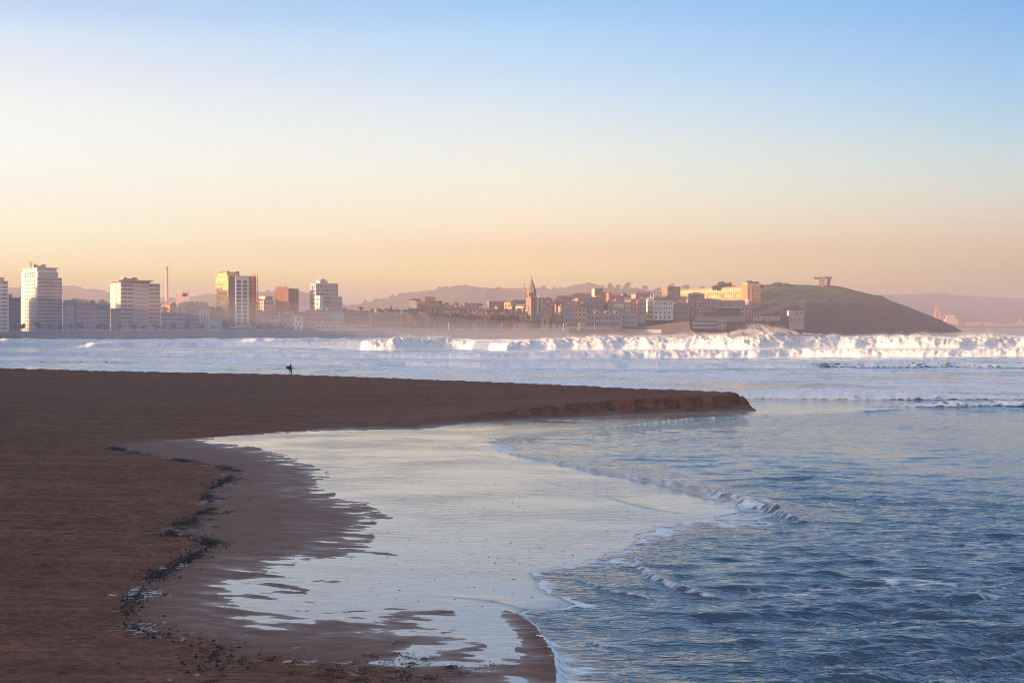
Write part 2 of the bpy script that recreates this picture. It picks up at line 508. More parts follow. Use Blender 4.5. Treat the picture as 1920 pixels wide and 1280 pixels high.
# rows of breaking sea: (photo x, photo y of the foot of the wave, height in metres)
WAVES = [
    dict(p=[(-400, 640, 1.6), (0, 640, 1.8), (200, 641, 1.4), (480, 642, 2.2), (600, 641, 2.0), (800, 640, 1.4), (1000, 640, 1.2), (1300, 640, 1.6), (1600, 638, 1.8), (1920, 637, 2.2), (2400, 637, 2.2)], foam=0.75, wf=3.0, wb=7),
    dict(p=[(-400, 652, 1.6), (0, 651, 1.9), (300, 650, 2.1), (420, 650, 1.8), (600, 653, 2.6), (690, 656, 3.6), (740, 656, 4.6), (830, 655, 4.0), (880, 655, 3.2), (950, 657, 3.0), (1040, 656, 4.2), (1160, 655, 4.7), (1280, 655, 4.6), (1340, 655, 4.9), (1440, 655, 5.3), (1500, 654, 4.7), (1640, 653, 4.6), (1800, 653, 4.6), (1920, 652, 4.2), (2400, 652, 4.2)], foam=1.0, wf=1.5, wb=4),
    dict(p=[(-400, 667, .8), (0, 667, 1.0), (160, 667, 1.4), (400, 669, 1.2), (640, 671, 1.3), (900, 673, 1.7), (1200, 672, 2.1), (1300, 671, 2.3), (1500, 669, 2.4), (1700, 669, 2.3), (1920, 668, 2.4), (2400, 668, 2.4)], foam=1.0, wf=1.5, wb=5),
    dict(p=[(-400, 679, .5), (0, 679, .5), (300, 680, .6), (640, 686, 1.0), (760, 685, .8), (900, 690, 1.3), (1100, 691, 1.4), (1300, 691, 1.3), (1500, 690, 1.2), (1600, 689, 1.2), (1720, 689, 1.2), (1850, 690, 0.9), (1920, 690, 1.3), (2400, 690, 1.1)], foam=0.9, wf=1.9, wb=5, clear=1540),
    dict(p=[(900, 740, .0), (1040, 742, .35), (1200, 745, .6), (1400, 748, .95), (1560, 749, 1.1), (1700, 749, 1.05), (1800, 749, .75), (1920, 748, .5), (2400, 747, .5)], foam=0.90, wf=1.7, wb=5, murk=0.9),
    dict(p=[(1600, 762, .0), (1700, 763, .25), (1790, 763, .75), (1830, 762, .4), (1870, 761, .8), (1920, 763, .7), (2400, 766, .6)], foam=0.62, wf=1.8, wb=4, murk=0.3),
    dict(p=[(905, 838, .05), (960, 852, .10), (1040, 867, .17), (1130, 887, .20), (1230, 904, .24), (1310, 923, .40), (1345, 931, .28), (1400, 942, .42), (1450, 958, .38), (1490, 976, .24), (1530, 985, .0)], foam=0.42, wf=1.5, wb=2.2, murk=1.0, world=True),
    dict(p=[(1000, 804, .02), (1150, 800, .06), (1300, 784, .10), (1530, 776, .13), (1640, 771, .12), (1715, 767, .05)], foam=0.06, wf=2.0, wb=6, world=True),
    dict(p=[(985, 893, .02), (1030, 905, .04), (1085, 918, .03)], foam=0.22, wf=2.5, wb=5, world=True),
    dict(p=[(1070, 916, .02), (1130, 931, .045), (1200, 949, .055), (1265, 962, .03)], foam=0.26, wf=2.5, wb=5, world=True),
    dict(p=[(760, 838, .01), (840, 846, .025), (930, 860, .03), (1010, 880, .02)], foam=0.12, wf=3, wb=5, world=True),
    dict(p=[(850, 1118, .015), (920, 1126, .035), (985, 1140, .03)], foam=0.18, wf=2.5, wb=4, world=True),
    dict(p=[(1090, 1180, .02), (1130, 1200, .05), (1200, 1212, .04), (1250, 1215, .0)], foam=0.42, wf=2.2, wb=4, murk=0.7, world=True),
    dict(p=[(1188, 1030, .04), (1198, 1062, .13), (1235, 1090, .18), (1285, 1106, .22), (1325, 1113, .13), (1365, 1118, .0)], foam=0.45, wf=2.0, wb=3, murk=0.8, world=True),
    dict(p=[(1060, 1080, .0), (1110, 1098, .06), (1150, 1110, .12), (1210, 1118, .06), (1240, 1124, .0)], foam=0.5, wf=2.0, wb=3, murk=0.7, world=True),
]


def foam_material():
    pass


def nd_color(nt, vec, scale):
    n = nt.nodes.new('ShaderNodeTexNoise'); n.inputs['Scale'].default_value = scale; n.inputs['Detail'].default_value = 4
    nt.links.new(vec, n.inputs['Vector'])
    return n.outputs['Color']


def water_material():
    m, nt, b = new_mat('sea_water')
    v = mapping(nt)
    foam = attr(nt, 'foam'); film = attr(nt, 'film'); murk = attr(nt, 'murk')
    # open water
    c = mixc(nt, murk, WATER['deep'], WATER['murk'])
    nt.links.new(c, b.inputs['Base Color'])
    b.inputs['Roughness'].default_value = 0.07
    b.inputs['IOR'].default_value = 1.75
    vr = mapping(nt, (0.55, 1.35, 1))

    def ridged(sc, det, dist):
        n = noise_n(nt, vr, sc, det, 0.5, dist)
        r = math_n(nt, 'SUBTRACT', 1.0, math_n(nt, 'MULTIPLY', math_n(nt, 'ABSOLUTE', math_n(nt, 'SUBTRACT', n, 0.5)), 5.0, clamp=True))
        return math_n(nt, 'POWER', r, 2.0)
    rip = ridged(0.85, 2, 0.5)
    rip1 = ridged(2.1, 2, 0.4)
    rip2 = noise_n(nt, vr, 7.5, 3, 0.5)
    hb = math_n(nt, 'ADD', math_n(nt, 'MULTIPLY', rip, 0.55), math_n(nt, 'ADD', math_n(nt, 'MULTIPLY', rip1, 0.30), math_n(nt, 'MULTIPLY', rip2, 0.10)))
    nt.links.new(bump(nt, hb, math_n(nt, 'MULTIPLY', attr(nt, 'ripple'), WATER['bump']), 0.22), b.inputs['Normal'])
    # thin film of water draining over the sand: near mirror
    fb = nt.nodes.new('ShaderNodeBsdfPrincipled')
    fs = noise_n(nt, mapping(nt, (0.5, 1.0, 1)), 1.7, 5, 0.6, 0.5)
    fb.inputs['Base Color'].default_value = (*WATER['film'], 1)
    fb.inputs['Roughness'].default_value = WATER['film_rough']
    fb.inputs['IOR'].default_value = WATER['film_ior']
    nt.links.new(bump(nt, math_n(nt, 'ADD', fs, math_n(nt, 'MULTIPLY', rip2, 0.12)), math_n(nt, 'MULTIPLY', ramp(nt, noise_n(nt, mapping(nt, (0.10, 0.16, 1), (0, 0, .3)), 1.0, 4, 0.6), [(.38, .12), (.62, 1.0)]), WATER['film_bump']), 0.08), fb.inputs['Normal'])
    mx = nt.nodes.new('ShaderNodeMixShader')
    nt.links.new(film, mx.inputs[0]); nt.links.new(b.outputs[0], mx.inputs[1]); nt.links.new(fb.outputs[0], mx.inputs[2])
    # froth
    f = nt.nodes.new('ShaderNodeBsdfPrincipled')
    nt.links.new(mixc(nt, attr(nt, 'thick'), WATER['foam'], (.70, .70, .70)), f.inputs['Base Color'])
    f.inputs['Roughness'].default_value = 0.95
    f.inputs['Specular IOR Level'].default_value = 0.1
    nt.links.new(math_n(nt, 'MULTIPLY', attr(nt, 'thick'), 0.8), f.inputs['Subsurface Weight'])
    f.inputs['Subsurface Radius'].default_value = (1.0, 0.95, 0.9); f.inputs['Subsurface Scale'].default_value = 0.9
    nl = noise_n(nt, mapping(nt, (1.0, 0.5, 1)), 1.1, 6, 0.65)
    nt.links.new(bump(nt, nl, 0.6, 0.6), f.inputs['Normal'])
    pat = noise_n(nt, mapping(nt, (0.55, 0.8, 1)), 1.0, 9, 0.62, 0.7)
    pat2 = noise_n(nt, mapping(nt, (0.55, 0.9, 1)), 0.12, 4, 0.6, 0.4)
    pt = math_n(nt, 'ADD', math_n(nt, 'MULTIPLY', pat, 0.62), math_n(nt, 'MULTIPLY', pat2, 0.38))
    # lacy web of bubbles
    wv = nt.nodes.new('ShaderNodeTexVoronoi'); wv.feature = 'DISTANCE_TO_EDGE'; wv.inputs['Scale'].default_value = 1.35
    wmix = mixc(nt, 0.16, mapping(nt, (0.6, 1.0, 1)), nd_color(nt, mapping(nt, (0.6, 1, 1)), 1.1))
    nt.links.new(wmix, wv.inputs['Vector'])
    web = math_n(nt, 'SUBTRACT', 0.62, math_n(nt, 'MULTIPLY', wv.outputs['Distance'], 1.5))
    pt = math_n(nt, 'ADD', math_n(nt, 'MULTIPLY', pt, 0.68), math_n(nt, 'MULTIPLY', web, 0.34))
    # foam attribute 0..1 becomes the covered share of the surface
    fac = math_n(nt, 'MULTIPLY_ADD', math_n(nt, 'SUBTRACT', pt, math_n(nt, 'MULTIPLY_ADD', foam, -0.60, 0.74)), 8.0, 0.0, clamp=True)
    fac = math_n(nt, 'MULTIPLY', fac, math_n(nt, 'MULTIPLY', foam, 5.0, clamp=True))
    mx2 = nt.nodes.new('ShaderNodeMixShader')
    nt.links.new(fac, mx2.inputs[0]); nt.links.new(mx.outputs[0], mx2.inputs[1]); nt.links.new(f.outputs[0], mx2.inputs[2])
    nt.links.new(mx2.outputs[0], nt.nodes['Material Output'].inputs['Surface'])
    return m


WATER = dict(deep=(0.016, 0.052, 0.092), murk=(0.085, 0.036, 0.024), film=(0.36, 0.28, 0.22), foam=(0.80, 0.80, 0.81), bump=0.42,
             film_rough=0.06, film_ior=3.1, film_bump=0.6)


def build_sea():
    pys = np.concatenate([np.arange(1300, 1140, -1.3), np.arange(1140, 850, -0.75), np.arange(850, 772, -1.2), np.arange(772, 735, -0.3), np.arange(735, 700, -1.0)])
    rows = list(np.linspace(14, 26667 / (1300 - 605), 14)[:-1]) + list(26667 / (pys - 605))
    rows += list(np.arange(rows[-1] + 0.7, 600, 0.5))
    y = rows[-1]; st = 0.75
    while y < 1250:
        y += st; st *= 1.012; rows.append(y)
    while y < 8900:
        st *= 1.10; y += st; rows.append(min(y, 8900))
    X, Y = polar_grid(rows, u_samples(1.9 / F, n=44))
    film_poly = wpts(FILM) + [(-30, 25), (-60, 120), (-20, 160)]
    wx = 0.55 * fbm(X * 0.45, Y * 0.45, 3, 5) * np.clip(Y / 60, .5, 2)
    wy = 0.75 * fbm(X * 0.4, Y * 0.3, 3, 9) * np.clip(Y / 60, .5, 2)
    near = Y < 260
    dfl = np.full(X.shape, -50.0)
    dfl[near] = sdist((X + wx)[near], (Y + wy)[near], film_poly)
    film = sstep(-0.25, 0.5, dfl)
    # wind and chop: many small waves of different length and heading, dropped where the mesh cannot carry them
    rng = np.random.RandomState(4)
    Z = np.zeros(X.shape)
    sp = np.gradient(np.array(rows))[:, None]
    ph1 = fbm(X * 0.06, Y * 0.06, 3, 3) * 5; ph2 = fbm(X * 0.25, Y * 0.25, 3, 13) * 3.0
    gust = 0.75 + 0.7 * fbm(X * 0.045, Y * 0.03, 3, 15)
    for k in range(34):
        lam = 0.55 * (1.105 ** k)
        if lam > 16: break
        a = R(90 + rng.normal(0, 15))
        kx, ky = math.cos(a) * 2 * math.pi / lam, math.sin(a) * 2 * math.pi / lam
        w = sstep(1.6, 3.5, lam / (sp * abs(math.sin(a)) + 1e-6))
        w = w * (1.0 if lam < 6 else 0.7)
        p_ = X * kx + Y * ky + ph1 * (1 + 1.5 / lam) + ph2 + rng.uniform(0, 6.28)
        s = (np.sin(p_) + .42 * np.sin(2 * p_) + .2 * np.sin(3 * p_)) / 1.3
        md = np.clip(0.22 + 1.7 * perlin(X / (5 * lam) + 7 * k, Y / (2.6 * lam), 700 + k), 0.0, 1.6)
        Z += w * md * 0.0150 * lam ** 0.9 * (1.0 if lam < 2.0 else (2.0 / lam) ** 1.1) * s
    # the bay behind the spit is more sheltered than the open corner near the viewer
    cx_, cy_ = G(1500, 1090); dx_, dy_ = G(1850, 1240); ex_, ey_ = G(1800, 960)
    ripple = 0.36 + 0.52 * sstep(105, 55, Y) - 0.55 * np.exp(-(((X - cx_) / 7) ** 2 + ((Y - cy_) / 7) ** 2)) + 0.75 * np.exp(-(((X - dx_) / 6) ** 2 + ((Y - dy_) / 9) ** 2)) + 0.4 * np.exp(-(((X - ex_) / 9) ** 2 + ((Y - ey_) / 9) ** 2))
    ripple = np.clip(ripple + 0.35 * fbm(X * 0.09, Y * 0.06, 3, 16), 0.12, 1.4)
    chop = Z * np.clip(gust, 0.25, 1.5) * (0.45 + 1.25 * ripple)
    # longer lumps
    big = fbm(X * 0.16, Y * 0.11, 4, 77)
    surf = sstep(190, 240, Y)
    calm = sstep(-0.2, -9.0, dfl)                     # the water lies flat where it meets the film
    foam = np.zeros(X.shape); murk = np.zeros(X.shape)
    Zb = chop * (0.25 + 0.75 * calm) + (0.045 + 0.19 * surf) * big * calm
    # foam: thin lace along the two edges, thick in the surf
    dA = np.full(X.shape, 99.0); dBb = np.full(X.shape, 99.0)
    m = near
    dA[m], pA = seg_dist((X + wx)[m], (Y + wy)[m], wpts(EDGE_A))
    dBb[m], pB = seg_dist((X + wx)[m], (Y + wy)[m], wpts(EDGE_B))
    out = dfl < 0.05
    br = fbm(X * 0.12, Y * 0.12, 3, 101)
    br2 = fbm(X * .7, Y * .7, 3, 105)
    foam = np.maximum(foam, out * np.exp(-dBb / np.clip(0.42 + 1.1 * br2, .12, 1.2)) * (0.80 + 0.6 * br + .5 * br2))
    foam = np.maximum(foam, out * np.exp(-dBb / 4.0) * (0.46 + 0.9 * br))
    farA = sstep(150, 120, Y)
    foam = np.maximum(foam, out * np.exp(-dA / np.clip(1.2 + 2.2 * br2, .3, 3)) * (0.62 + 0.7 * br + .4 * br2) * (0.35 + 0.65 * farA))
    foam = np.maximum(foam, out * np.exp(-dA / 6.0) * (0.40 + 0.9 * br) * farA)
    gx, gy = G(1150, 930)
    patch = np.exp(-(((X - gx - 1.5) / 9) ** 2 + ((Y - gy + 8) / 16) ** 2))
    foam = np.maximum(foam, out * patch * (0.36 + 0.9 * br))
    gx, gy = G(1180, 1180)
    patch = np.exp(-(((X - gx) / 4.6) ** 2 + ((Y - gy) / 8) ** 2))
    foam = np.maximum(foam, out * patch * (0.46 + 0.8 * br))
    for (a, bb, rx, ry, s) in ((1700, 1085, 3.2, 2.2, .42), (1840, 960, 4, 2.5, .36), (1500, 1100, 4, 3, .36), (1620, 1010, 6, 4, .32)):
        gx, gy = G(a, bb)
        foam = np.maximum(foam, np.exp(-(((X - gx) / rx) ** 2 + ((Y - gy) / ry) ** 2)) * (s + 0.3 * br))
    foam = np.maximum(foam, 0.26 * out * (0.7 + 1.3 * br) * sstep(150, 60, Y))
    sb = fbm(X * 0.035, Y * 0.035, 4, 103)
    surf_f = sstep(183, 205, Y) * (0.50 + 0.45 * sb + 0.55 * fbm(X * .05, Y * .16, 4, 104)) * sstep(1180, 560, Y)
    surf_f = surf_f * np.where(Y > 640, np.where(X < 0.06 * Y, 0.95, 0.35), 1.0)
    foam = np.maximum(foam, surf_f)
    # the film itself carries a few froth streaks
    foam = np.where(film > 0.5, 0.20 + 0.30 * br + 0.12 * sstep(-3, -0.5, -dfl), foam)
    # breaking rows
    Zw = np.zeros(X.shape); push = np.zeros(X.shape)
    lump2 = fbm(X * 0.8, Y * 0.8, 3, 202)
    qx = X + 2.2 * fbm(X * .18, Y * .25, 2, 207); qy = Y + 1.6 * fbm(X * .2, Y * .3, 2, 208)
    bl = lambda a, b, sd: 1 - np.minimum(np.abs(perlin(qx * a, qy * b, sd)) * 1.7, 1.2)
    bill = bl(.16, .26, 203) * .45 + bl(.42, .55, 204) * .33 + bl(1.0, 1.0, 205) * .22
    mod = 1 + 0.30 * fbm(X * 0.055, Y * 0.0, 3, 206)
    for i, wv in enumerate(WAVES):
        pts = [(*G(a, bb), h) for a, bb, h in wv['p']]
        world = wv.get('world')
        if world:
            ln = [(p[0], p[1]) for p in pts]
            far = np.zeros(X.shape, dtype=bool)
            y0, y1 = min(p[1] for p in pts) - 8, max(p[1] for p in pts) + 12
            far = (Y > y0) & (Y < y1) & (np.abs(X) < 0.45 * Y)
            d, par = seg_dist((X + .4 * wx)[far], (Y + .4 * wy)[far], ln)
            A = np.interp(par, range(len(pts)), [p[2] for p in pts])
            # seaward side: above/right of the line
            yl = np.interp((X + .4 * wx)[far], [p[0] for p in ln], [p[1] for p in ln])
            s = np.where((Y + .4 * wy)[far] > yl, d, -d)
            A = A * (1 + .5 * fbm(X[far] * .5, Y[far] * .5, 2, 220 + i))
            wf, wb = np.maximum(A * wv['wf'], .12), np.maximum(A * wv['wb'], 0.5)
            z = A * sstep(-wf, 0, s) * np.exp(-np.maximum(s, 0) / wb)
            Zw[far] = Zw[far] + z * (1 + .5 * lump2[far])
            ff = np.clip(sstep(-wf * 1.3, -wf * .5, s) * np.exp(-np.maximum(s, 0) / (wb * 1.5)) * sstep(0, .05, A) * wv['foam'], 0, 1)
            foam[far] = np.maximum(foam[far], ff)
            murk[far] = np.maximum(murk[far], ff * wv.get('murk', 0) * sstep(-.1, .35, fbm(X[far] * .5, Y[far] * .5, 2, 240 + i)))
            continue
        px = [p[0] / p[1] for p in pts]
        u = X / Y
        Yb = np.interp(u, px, [p[1] for p in pts])
        A = np.interp(u, px, [p[2] for p in pts], left=pts[0][2], right=pts[-1][2])
        sc = np.median([p[1] for p in pts]) / 500.0
        n1 = fbm(X * 0.028 / sc, X * 0.0 + 7.7 * i, 3, 210 + i); n2 = fbm(X * 0.14 / sc, Y * 0.02, 3, 230 + i)
        Yb = Yb + (8 * n1 + 2.2 * n2) * sc
        A = A * mod * (1 + 0.22 * n2 + 0.05 * lump2)
        wf = np.maximum(A * wv['wf'], .3); wb = np.maximum(A * wv['wb'], 1.0)
        s = Y - Yb
        fr = np.clip(s / wf, 0, 1)
        prof = (fr ** 0.75) * (s > 0) * np.exp(-np.maximum(s - wf, 0) / wb)
        f = sstep(-0.5, 0.3, s / wf) * np.exp(-np.maximum(s - wf, 0) / (wb * 1.6)) * sstep(0.0, 0.3 * max(p[2] for p in pts), A)
        broke = np.ones(X.shape)
        if wv.get('clear'):
            broke = sstep(0.02, -0.02, u - (wv['clear'] - 960) / F + 0.02 * n1)
        face = sstep(0, 0.12, fr) * np.exp(-np.maximum(s - wf, 0) / (0.5 * wb)) * (s > 0) * broke
        Zw = np.maximum(Zw, A * prof * (1 + (-0.15 + 0.34 * bill) * face * (0.30 + 2.6 * fr * (1 - fr)) + 0.08 * lump2 * face))
        push = np.maximum(push, A * face * (0.1 + 0.9 * bill) * sstep(0.05, 0.6, fr) * 0.6 * (s < wf * 1.5))
        ff = np.clip(f * wv['foam'] * (1.0 + 0.25 * n2), 0, 1)
        ff = np.maximum(ff * broke, ff * (1 - broke) * (0.70 + .28 * sstep(wf * .8, wf * 1.5, s)))
        foam = np.where(f > 0.05, np.maximum(foam * (1 - 0.75 * f * (1 - broke)), ff), foam)
        if max(p[2] for p in pts) > 1.25:
            foam = np.maximum(foam, 0.92 * np.exp(-(s / (wf * 1.4 + 1.0)) ** 2) * broke * sstep(.3, .8, A))
        # the trough ahead of the wave is drawn out dark and smooth
        tr = np.exp(-((s + wf * 0.8) / (wf * 0.8 + 2.0)) ** 2) * (s < 0) * sstep(0.3, 0.9, A)
        foam = foam * (1 - 0.22 * tr * sstep(-.1, .3, n2))
        if wv.get('murk'):
            murk = np.maximum(murk, f * wv['murk'] * sstep(0.0, .5, n2 + .2))
    Z = Zb * (1 - film) * (1 - 0.5 * np.clip(Zw, 0, 1)) + Zw + 0.004
    # the sea lies lower than the film where the film spills over the step
    ds, ps = seg_dist(X, Y, wpts(STEP))
    stp = wpts(STEP)
    right = X > np.interp(Y, [p[1] for p in stp][::-1], [p[0] for p in stp][::-1])
    low = sstep(0.0, 2.0, ps) * (Y < 60)
    Z = Z - 0.22 * low * right * sstep(0, 0.35, ds) * sstep(60, 52, Y)
    lowered = 0.22 * sstep(0.2, -1.5, dfl) * sstep(62, 50, Y) * (~right)
    thin = 0.02 * np.exp(-np.maximum(-dfl, 0) / 0.8) * (dfl < 0.3)
    Z = Z + thin * out
    Ym = Y - push
    foam = np.clip(foam, 0, 1)
    # nothing of the sea is needed under the high sand
    o = grid_mesh('sea', X, Ym, Z, water_material(), dict(foam=foam, film=film, murk=np.clip(murk, 0, 1), ripple=ripple, thick=np.clip(Zw / 1.2, 0, 1) * sstep(150, 200, Y)))
    o['kind'] = 'structure'
    o['label'] = 'blue evening sea with rows of white surf and a thin film over the sand'
    return X, Ym, Z, foam
# ================================================================== town, headland, far hills
CUBES = {}


def cube_mesh(mat):
    """a unit box (0..1 on every axis) shared by all copies of one part"""
    if mat.name in CUBES: return CUBES[mat.name]
    me = bpy.data.meshes.new('box_' + mat.name)
    v = [(x, y, z) for z in (0, 1) for y in (0, 1) for x in (0, 1)]
    f = [(0, 2, 3, 1), (4, 5, 7, 6), (0, 1, 5, 4), (2, 6, 7, 3), (0, 4, 6, 2), (1, 3, 7, 5)]
    me.from_pydata(v, [], f)
    me.materials.append(mat)
    CUBES[mat.name] = me
    return me


def box_part(name, parent, loc, size, mat, label=None):
    o = bpy.data.objects.new(name, cube_mesh(mat))
    o.location = loc; o.scale = size
    o.parent = parent
    COL.objects.link(o)
    if label: o['label'] = label
    return o


def glass_mat(name, col, rough=0.25):
    m, nt, b = new_mat(name)
    b.inputs['Base Color'].default_value = (*col, 1)
    b.inputs['Roughness'].default_value = rough
    b.inputs['Specular IOR Level'].default_value = 0.6
    return m


def mats():
    M = {}
    for n, c in dict(white=(0.70, 0.66, 0.61), cream=(0.58, 0.49, 0.37), grey=(0.34, 0.285, 0.27), pale=(0.47, 0.405, 0.38), brown=(0.32, 0.225, 0.185), dkbrown=(0.22, 0.15, 0.13),
                     brick=(0.36, 0.19, 0.13), tan=(0.50, 0.36, 0.22), pink=(0.55, 0.37, 0.38), red=(0.46, 0.18, 0.15), yellow=(0.68, 0.55, 0.30), ochre=(0.62, 0.42, 0.20),
                     tile=(0.30, 0.135, 0.10), slate=(0.17, 0.155, 0.165), teal=(0.34, 0.44, 0.42), mauve=(0.40, 0.30, 0.31), stone=(0.25, 0.185, 0.145), concrete=(0.42, 0.38, 0.36),
                     dark=(0.08, 0.07, 0.075), orange=(0.62, 0.30, 0.14), rust=(0.45, 0.12, 0.07), wallstone=(0.27, 0.24, 0.25), bank=(0.13, 0.115, 0.11), bluewhite=(0.46, 0.46, 0.48)).items():
        M[n] = plain(n + '_surface', c, var=0.14, scale=0.35)
    M['glass'] = glass_mat('window_glass', (0.06, 0.065, 0.08))
    M['glass2'] = glass_mat('window_glass_brown', (0.10, 0.075, 0.07))
    M['blind'] = glass_mat('window_blind', (0.60, 0.56, 0.50), 0.7)
    return M


def box_mesh(name, x0, x1, y0, y1, z0, z1, mat, parent):
    v = [(x, y, z) for z in (z0, z1) for y in (y0, y1) for x in (x0, x1)]
    f = [(0, 2, 3, 1), (4, 5, 7, 6), (0, 1, 5, 4), (2, 6, 7, 3), (0, 4, 6, 2), (1, 3, 7, 5)]
    return mesh_obj(name, v, f, mat, parent)


def front_Y(px):
    return float(np.interp(px, [-400, 0, 1070, 1300, 1500], [905, 985, 1200, 1330, 1450]))


CLUT = []


class Bld:
    """a building whose nearest corner shows at (xs, yt) and whose two faces end at x0 and x1 in the photograph"""

    def __init__(s, name, label, x0, xs, x1, yt, yb, row, wall, theta=None, depth=14.0, cat='building', group=None, Y=None):
        s.Y = Y if Y is not None else front_Y(xs) + 10 + row
        s.skew = x0 >= xs
        if theta is None: theta = 31.0 if x0 >= xs else 35.0
        th = R(theta); s.th = th
        cx = (xs - 960) * s.Y / F
        t1 = (x1 - 960) / F; t0 = (x0 - 960) / F
        s.wf = (t1 * s.Y - cx) / (math.cos(th) - t1 * math.sin(th))
        if x0 < xs:
            den = (-math.sin(th) - t0 * math.cos(th))
            s.ws = (t0 * s.Y - cx) / den
        else:
            s.ws = depth
        zt = HCAM + (HOR - yt) * s.Y / F; zb = HCAM + (HOR - yb) * s.Y / F
        tp = cx / s.Y; s.k = (tp * math.cos(th) + math.sin(th)) / (math.cos(th) - tp * math.sin(th)) if s.skew else 0.0
        s.h = zt - zb; s.zb = zb
        s.px = s.Y / F
        s.o = empty(name, (cx, s.Y, zb), th)
        tag(s.o, label, cat, group)
        s.wall = s.lean(box_mesh('wall', 0, s.wf, 0, s.ws, 0, s.h, wall, s.o))

    def lean(s, o):
        """party walls run square to the bay while the front follows the promenade"""
        if s.k:
            for v in o.data.vertices: v.co.x += s.k * v.co.y
        return o

    def zy(s, py):
        """height above the base of photo row py at the near corner"""
        return HCAM + (HOR - py) * s.Y / F - s.zb

    def windows(s, nx, ny, mat, face='front', w=0.5, h=0.55, z=(0.06, 0.98), x=(0.04, 0.96), name='window', skip=None, proud=0.07, jit=0.0, frame=None):
        L = s.wf if face == 'front' else s.ws
        X0, X1 = x[0] * L, x[1] * L; Z0, Z1 = z[0] * s.h, z[1] * s.h
        dx, dz = (X1 - X0) / nx, (Z1 - Z0) / ny
        for j in range(ny):
            for i in range(nx):
                if skip and skip(i, j): continue
                ww, hh = dx * w, dz * h
                a = X0 + dx * (i + .5) - ww / 2; c = Z0 + dz * (j + .5) - hh / 2
                mm = mat if not isinstance(mat, (list, tuple)) else random.choice(mat)
                if face == 'front':
                    o = box_part(name, s.o, (a, -proud, c), (ww, proud + .02, hh), mm)
                    if frame: box_part('sill', o, (-0.15, -1.2, -0.16), (1.3, 2.2, 0.12), frame)
                else:
                    box_part(name, s.o, (-proud, a, c), (proud + .02, ww, hh), mm)

    def bands(s, n, mat, face='front', h=0.4, z=(0.05, 0.98), x=(0.0, 1.0), proud=0.9, name='balcony'):
        L = s.wf if face == 'front' else s.ws
        Z0, Z1 = z[0] * s.h, z[1] * s.h; dz = (Z1 - Z0) / n
        for j in range(n):
            c = Z0 + dz * j
            if face == 'front':
                box_part(name, s.o, (x[0] * L, -proud, c), ((x[1] - x[0]) * L, proud + .03, dz * h), mat)
            else:
                box_part(name, s.o, (-proud, x[0] * L, c), (proud + .03, (x[1] - x[0]) * L, dz * h), mat)

    def piers(s, n, mat, face='front', w=0.2, z=(0.0, 1.0), x=(0.0, 1.0), proud=0.35, name='pilaster'):
        L = s.wf if face == 'front' else s.ws
        for i in range(n):
            a = (x[0] + (x[1] - x[0]) * i / max(n - 1, 1)) * L
            box_part(name, s.o, (a - w * s.px * 2.5, -proud, z[0] * s.h), (w * s.px * 5, proud + .02, (z[1] - z[0]) * s.h), mat)

    def ledge(s, zf, mat, hpx=0.6, proud=0.5, x=(0, 1), name='cornice', side=True):
        hh = hpx * s.px
        box_part(name, s.o, (x[0] * s.wf - (proud if side else 0), -proud, zf * s.h - hh / 2), ((x[1] - x[0]) * s.wf + (2 * proud if side else 0), proud + 0.03, hh), mat)

    def top(s, name, x0, x1, py0, py1, mat, y=(0.15, 0.85)):
        """a block standing on the roof, between photo columns x0..x1 measured along the front"""
        def fx(px):
            t = (px - 960) / F
            c = s.o.location
            return (t * s.Y - c.x) / (math.cos(s.th) - t * math.sin(s.th))
        a, b = fx(x0), fx(x1)
        z0, z1 = s.zy(py1), s.zy(py0)
        if b - a < 0.1: b = a + .1
        return s.lean(box_mesh(name, a, b, y[0] * s.ws, y[1] * s.ws, max(z0, s.h - 0.01) + 0.006, max(z1, s.h + .2), mat, s.o))

    def roof(s, kind, hpx, mat, over=0.5, axis='x', name='roof'):
        H = hpx * s.px
        a, b, c, d = -over, s.wf + over, -over, s.ws + over
        if kind != 'flat' and s.wf > 6:
            rr = random.Random(int(s.wf * 100))
            for q in range(2 + int(s.wf / 9)):
                s.chimney(rr.uniform(.08, .92), rr.uniform(1.6, 3.4), CLUT[rr.randrange(3)], y=rr.uniform(.25, .7), w=rr.uniform(.5, 1.1), base=hpx * rr.uniform(.45, .8))
        z = s.h + 0.005
        if kind == 'flat':
            return s.lean(box_mesh(name, a, b, c, d, z, z + H, mat, s.o))
        if kind == 'gable':
            if axis == 'x':
                v = [(a, c, z), (b, c, z), (b, d, z), (a, d, z), (a, (c + d) / 2, z + H), (b, (c + d) / 2, z + H)]
                f = [(0, 1, 5, 4), (2, 3, 4, 5), (0, 4, 3), (1, 2, 5), (0, 3, 2, 1)]
            else:
                v = [(a, c, z), (b, c, z), (b, d, z), (a, d, z), ((a + b) / 2, c, z + H), ((a + b) / 2, d, z + H)]
                f = [(0, 4, 5, 3), (1, 2, 5, 4), (0, 1, 4), (2, 3, 5), (0, 3, 2, 1)]
        elif kind == 'hip':
            e = min(b - a, d - c) * 0.42
            m = (c + d) / 2; n = (a + b) / 2
            if (b - a) >= (d - c): r0, r1 = (a + e, m, z + H), (b - e, m, z + H)
            else: r0, r1 = (n, c + e, z + H), (n, d - e, z + H)
            v = [(a, c, z), (b, c, z), (b, d, z), (a, d, z), r0, r1]
            if (b - a) >= (d - c): f = [(0, 1, 5, 4), (1, 2, 5), (2, 3, 4, 5), (3, 0, 4), (0, 3, 2, 1)]
            else: f = [(0, 1, 4), (1, 2, 5, 4), (2, 3, 5), (3, 0, 4, 5), (0, 3, 2, 1)]
        elif kind == 'mansard':
            i = H * 0.45
            v = [(a, c, z), (b, c, z), (b, d, z), (a, d, z), (a + i, c + i, z + H), (b - i, c + i, z + H), (b - i, d - i, z + H), (a + i, d - i, z + H)]
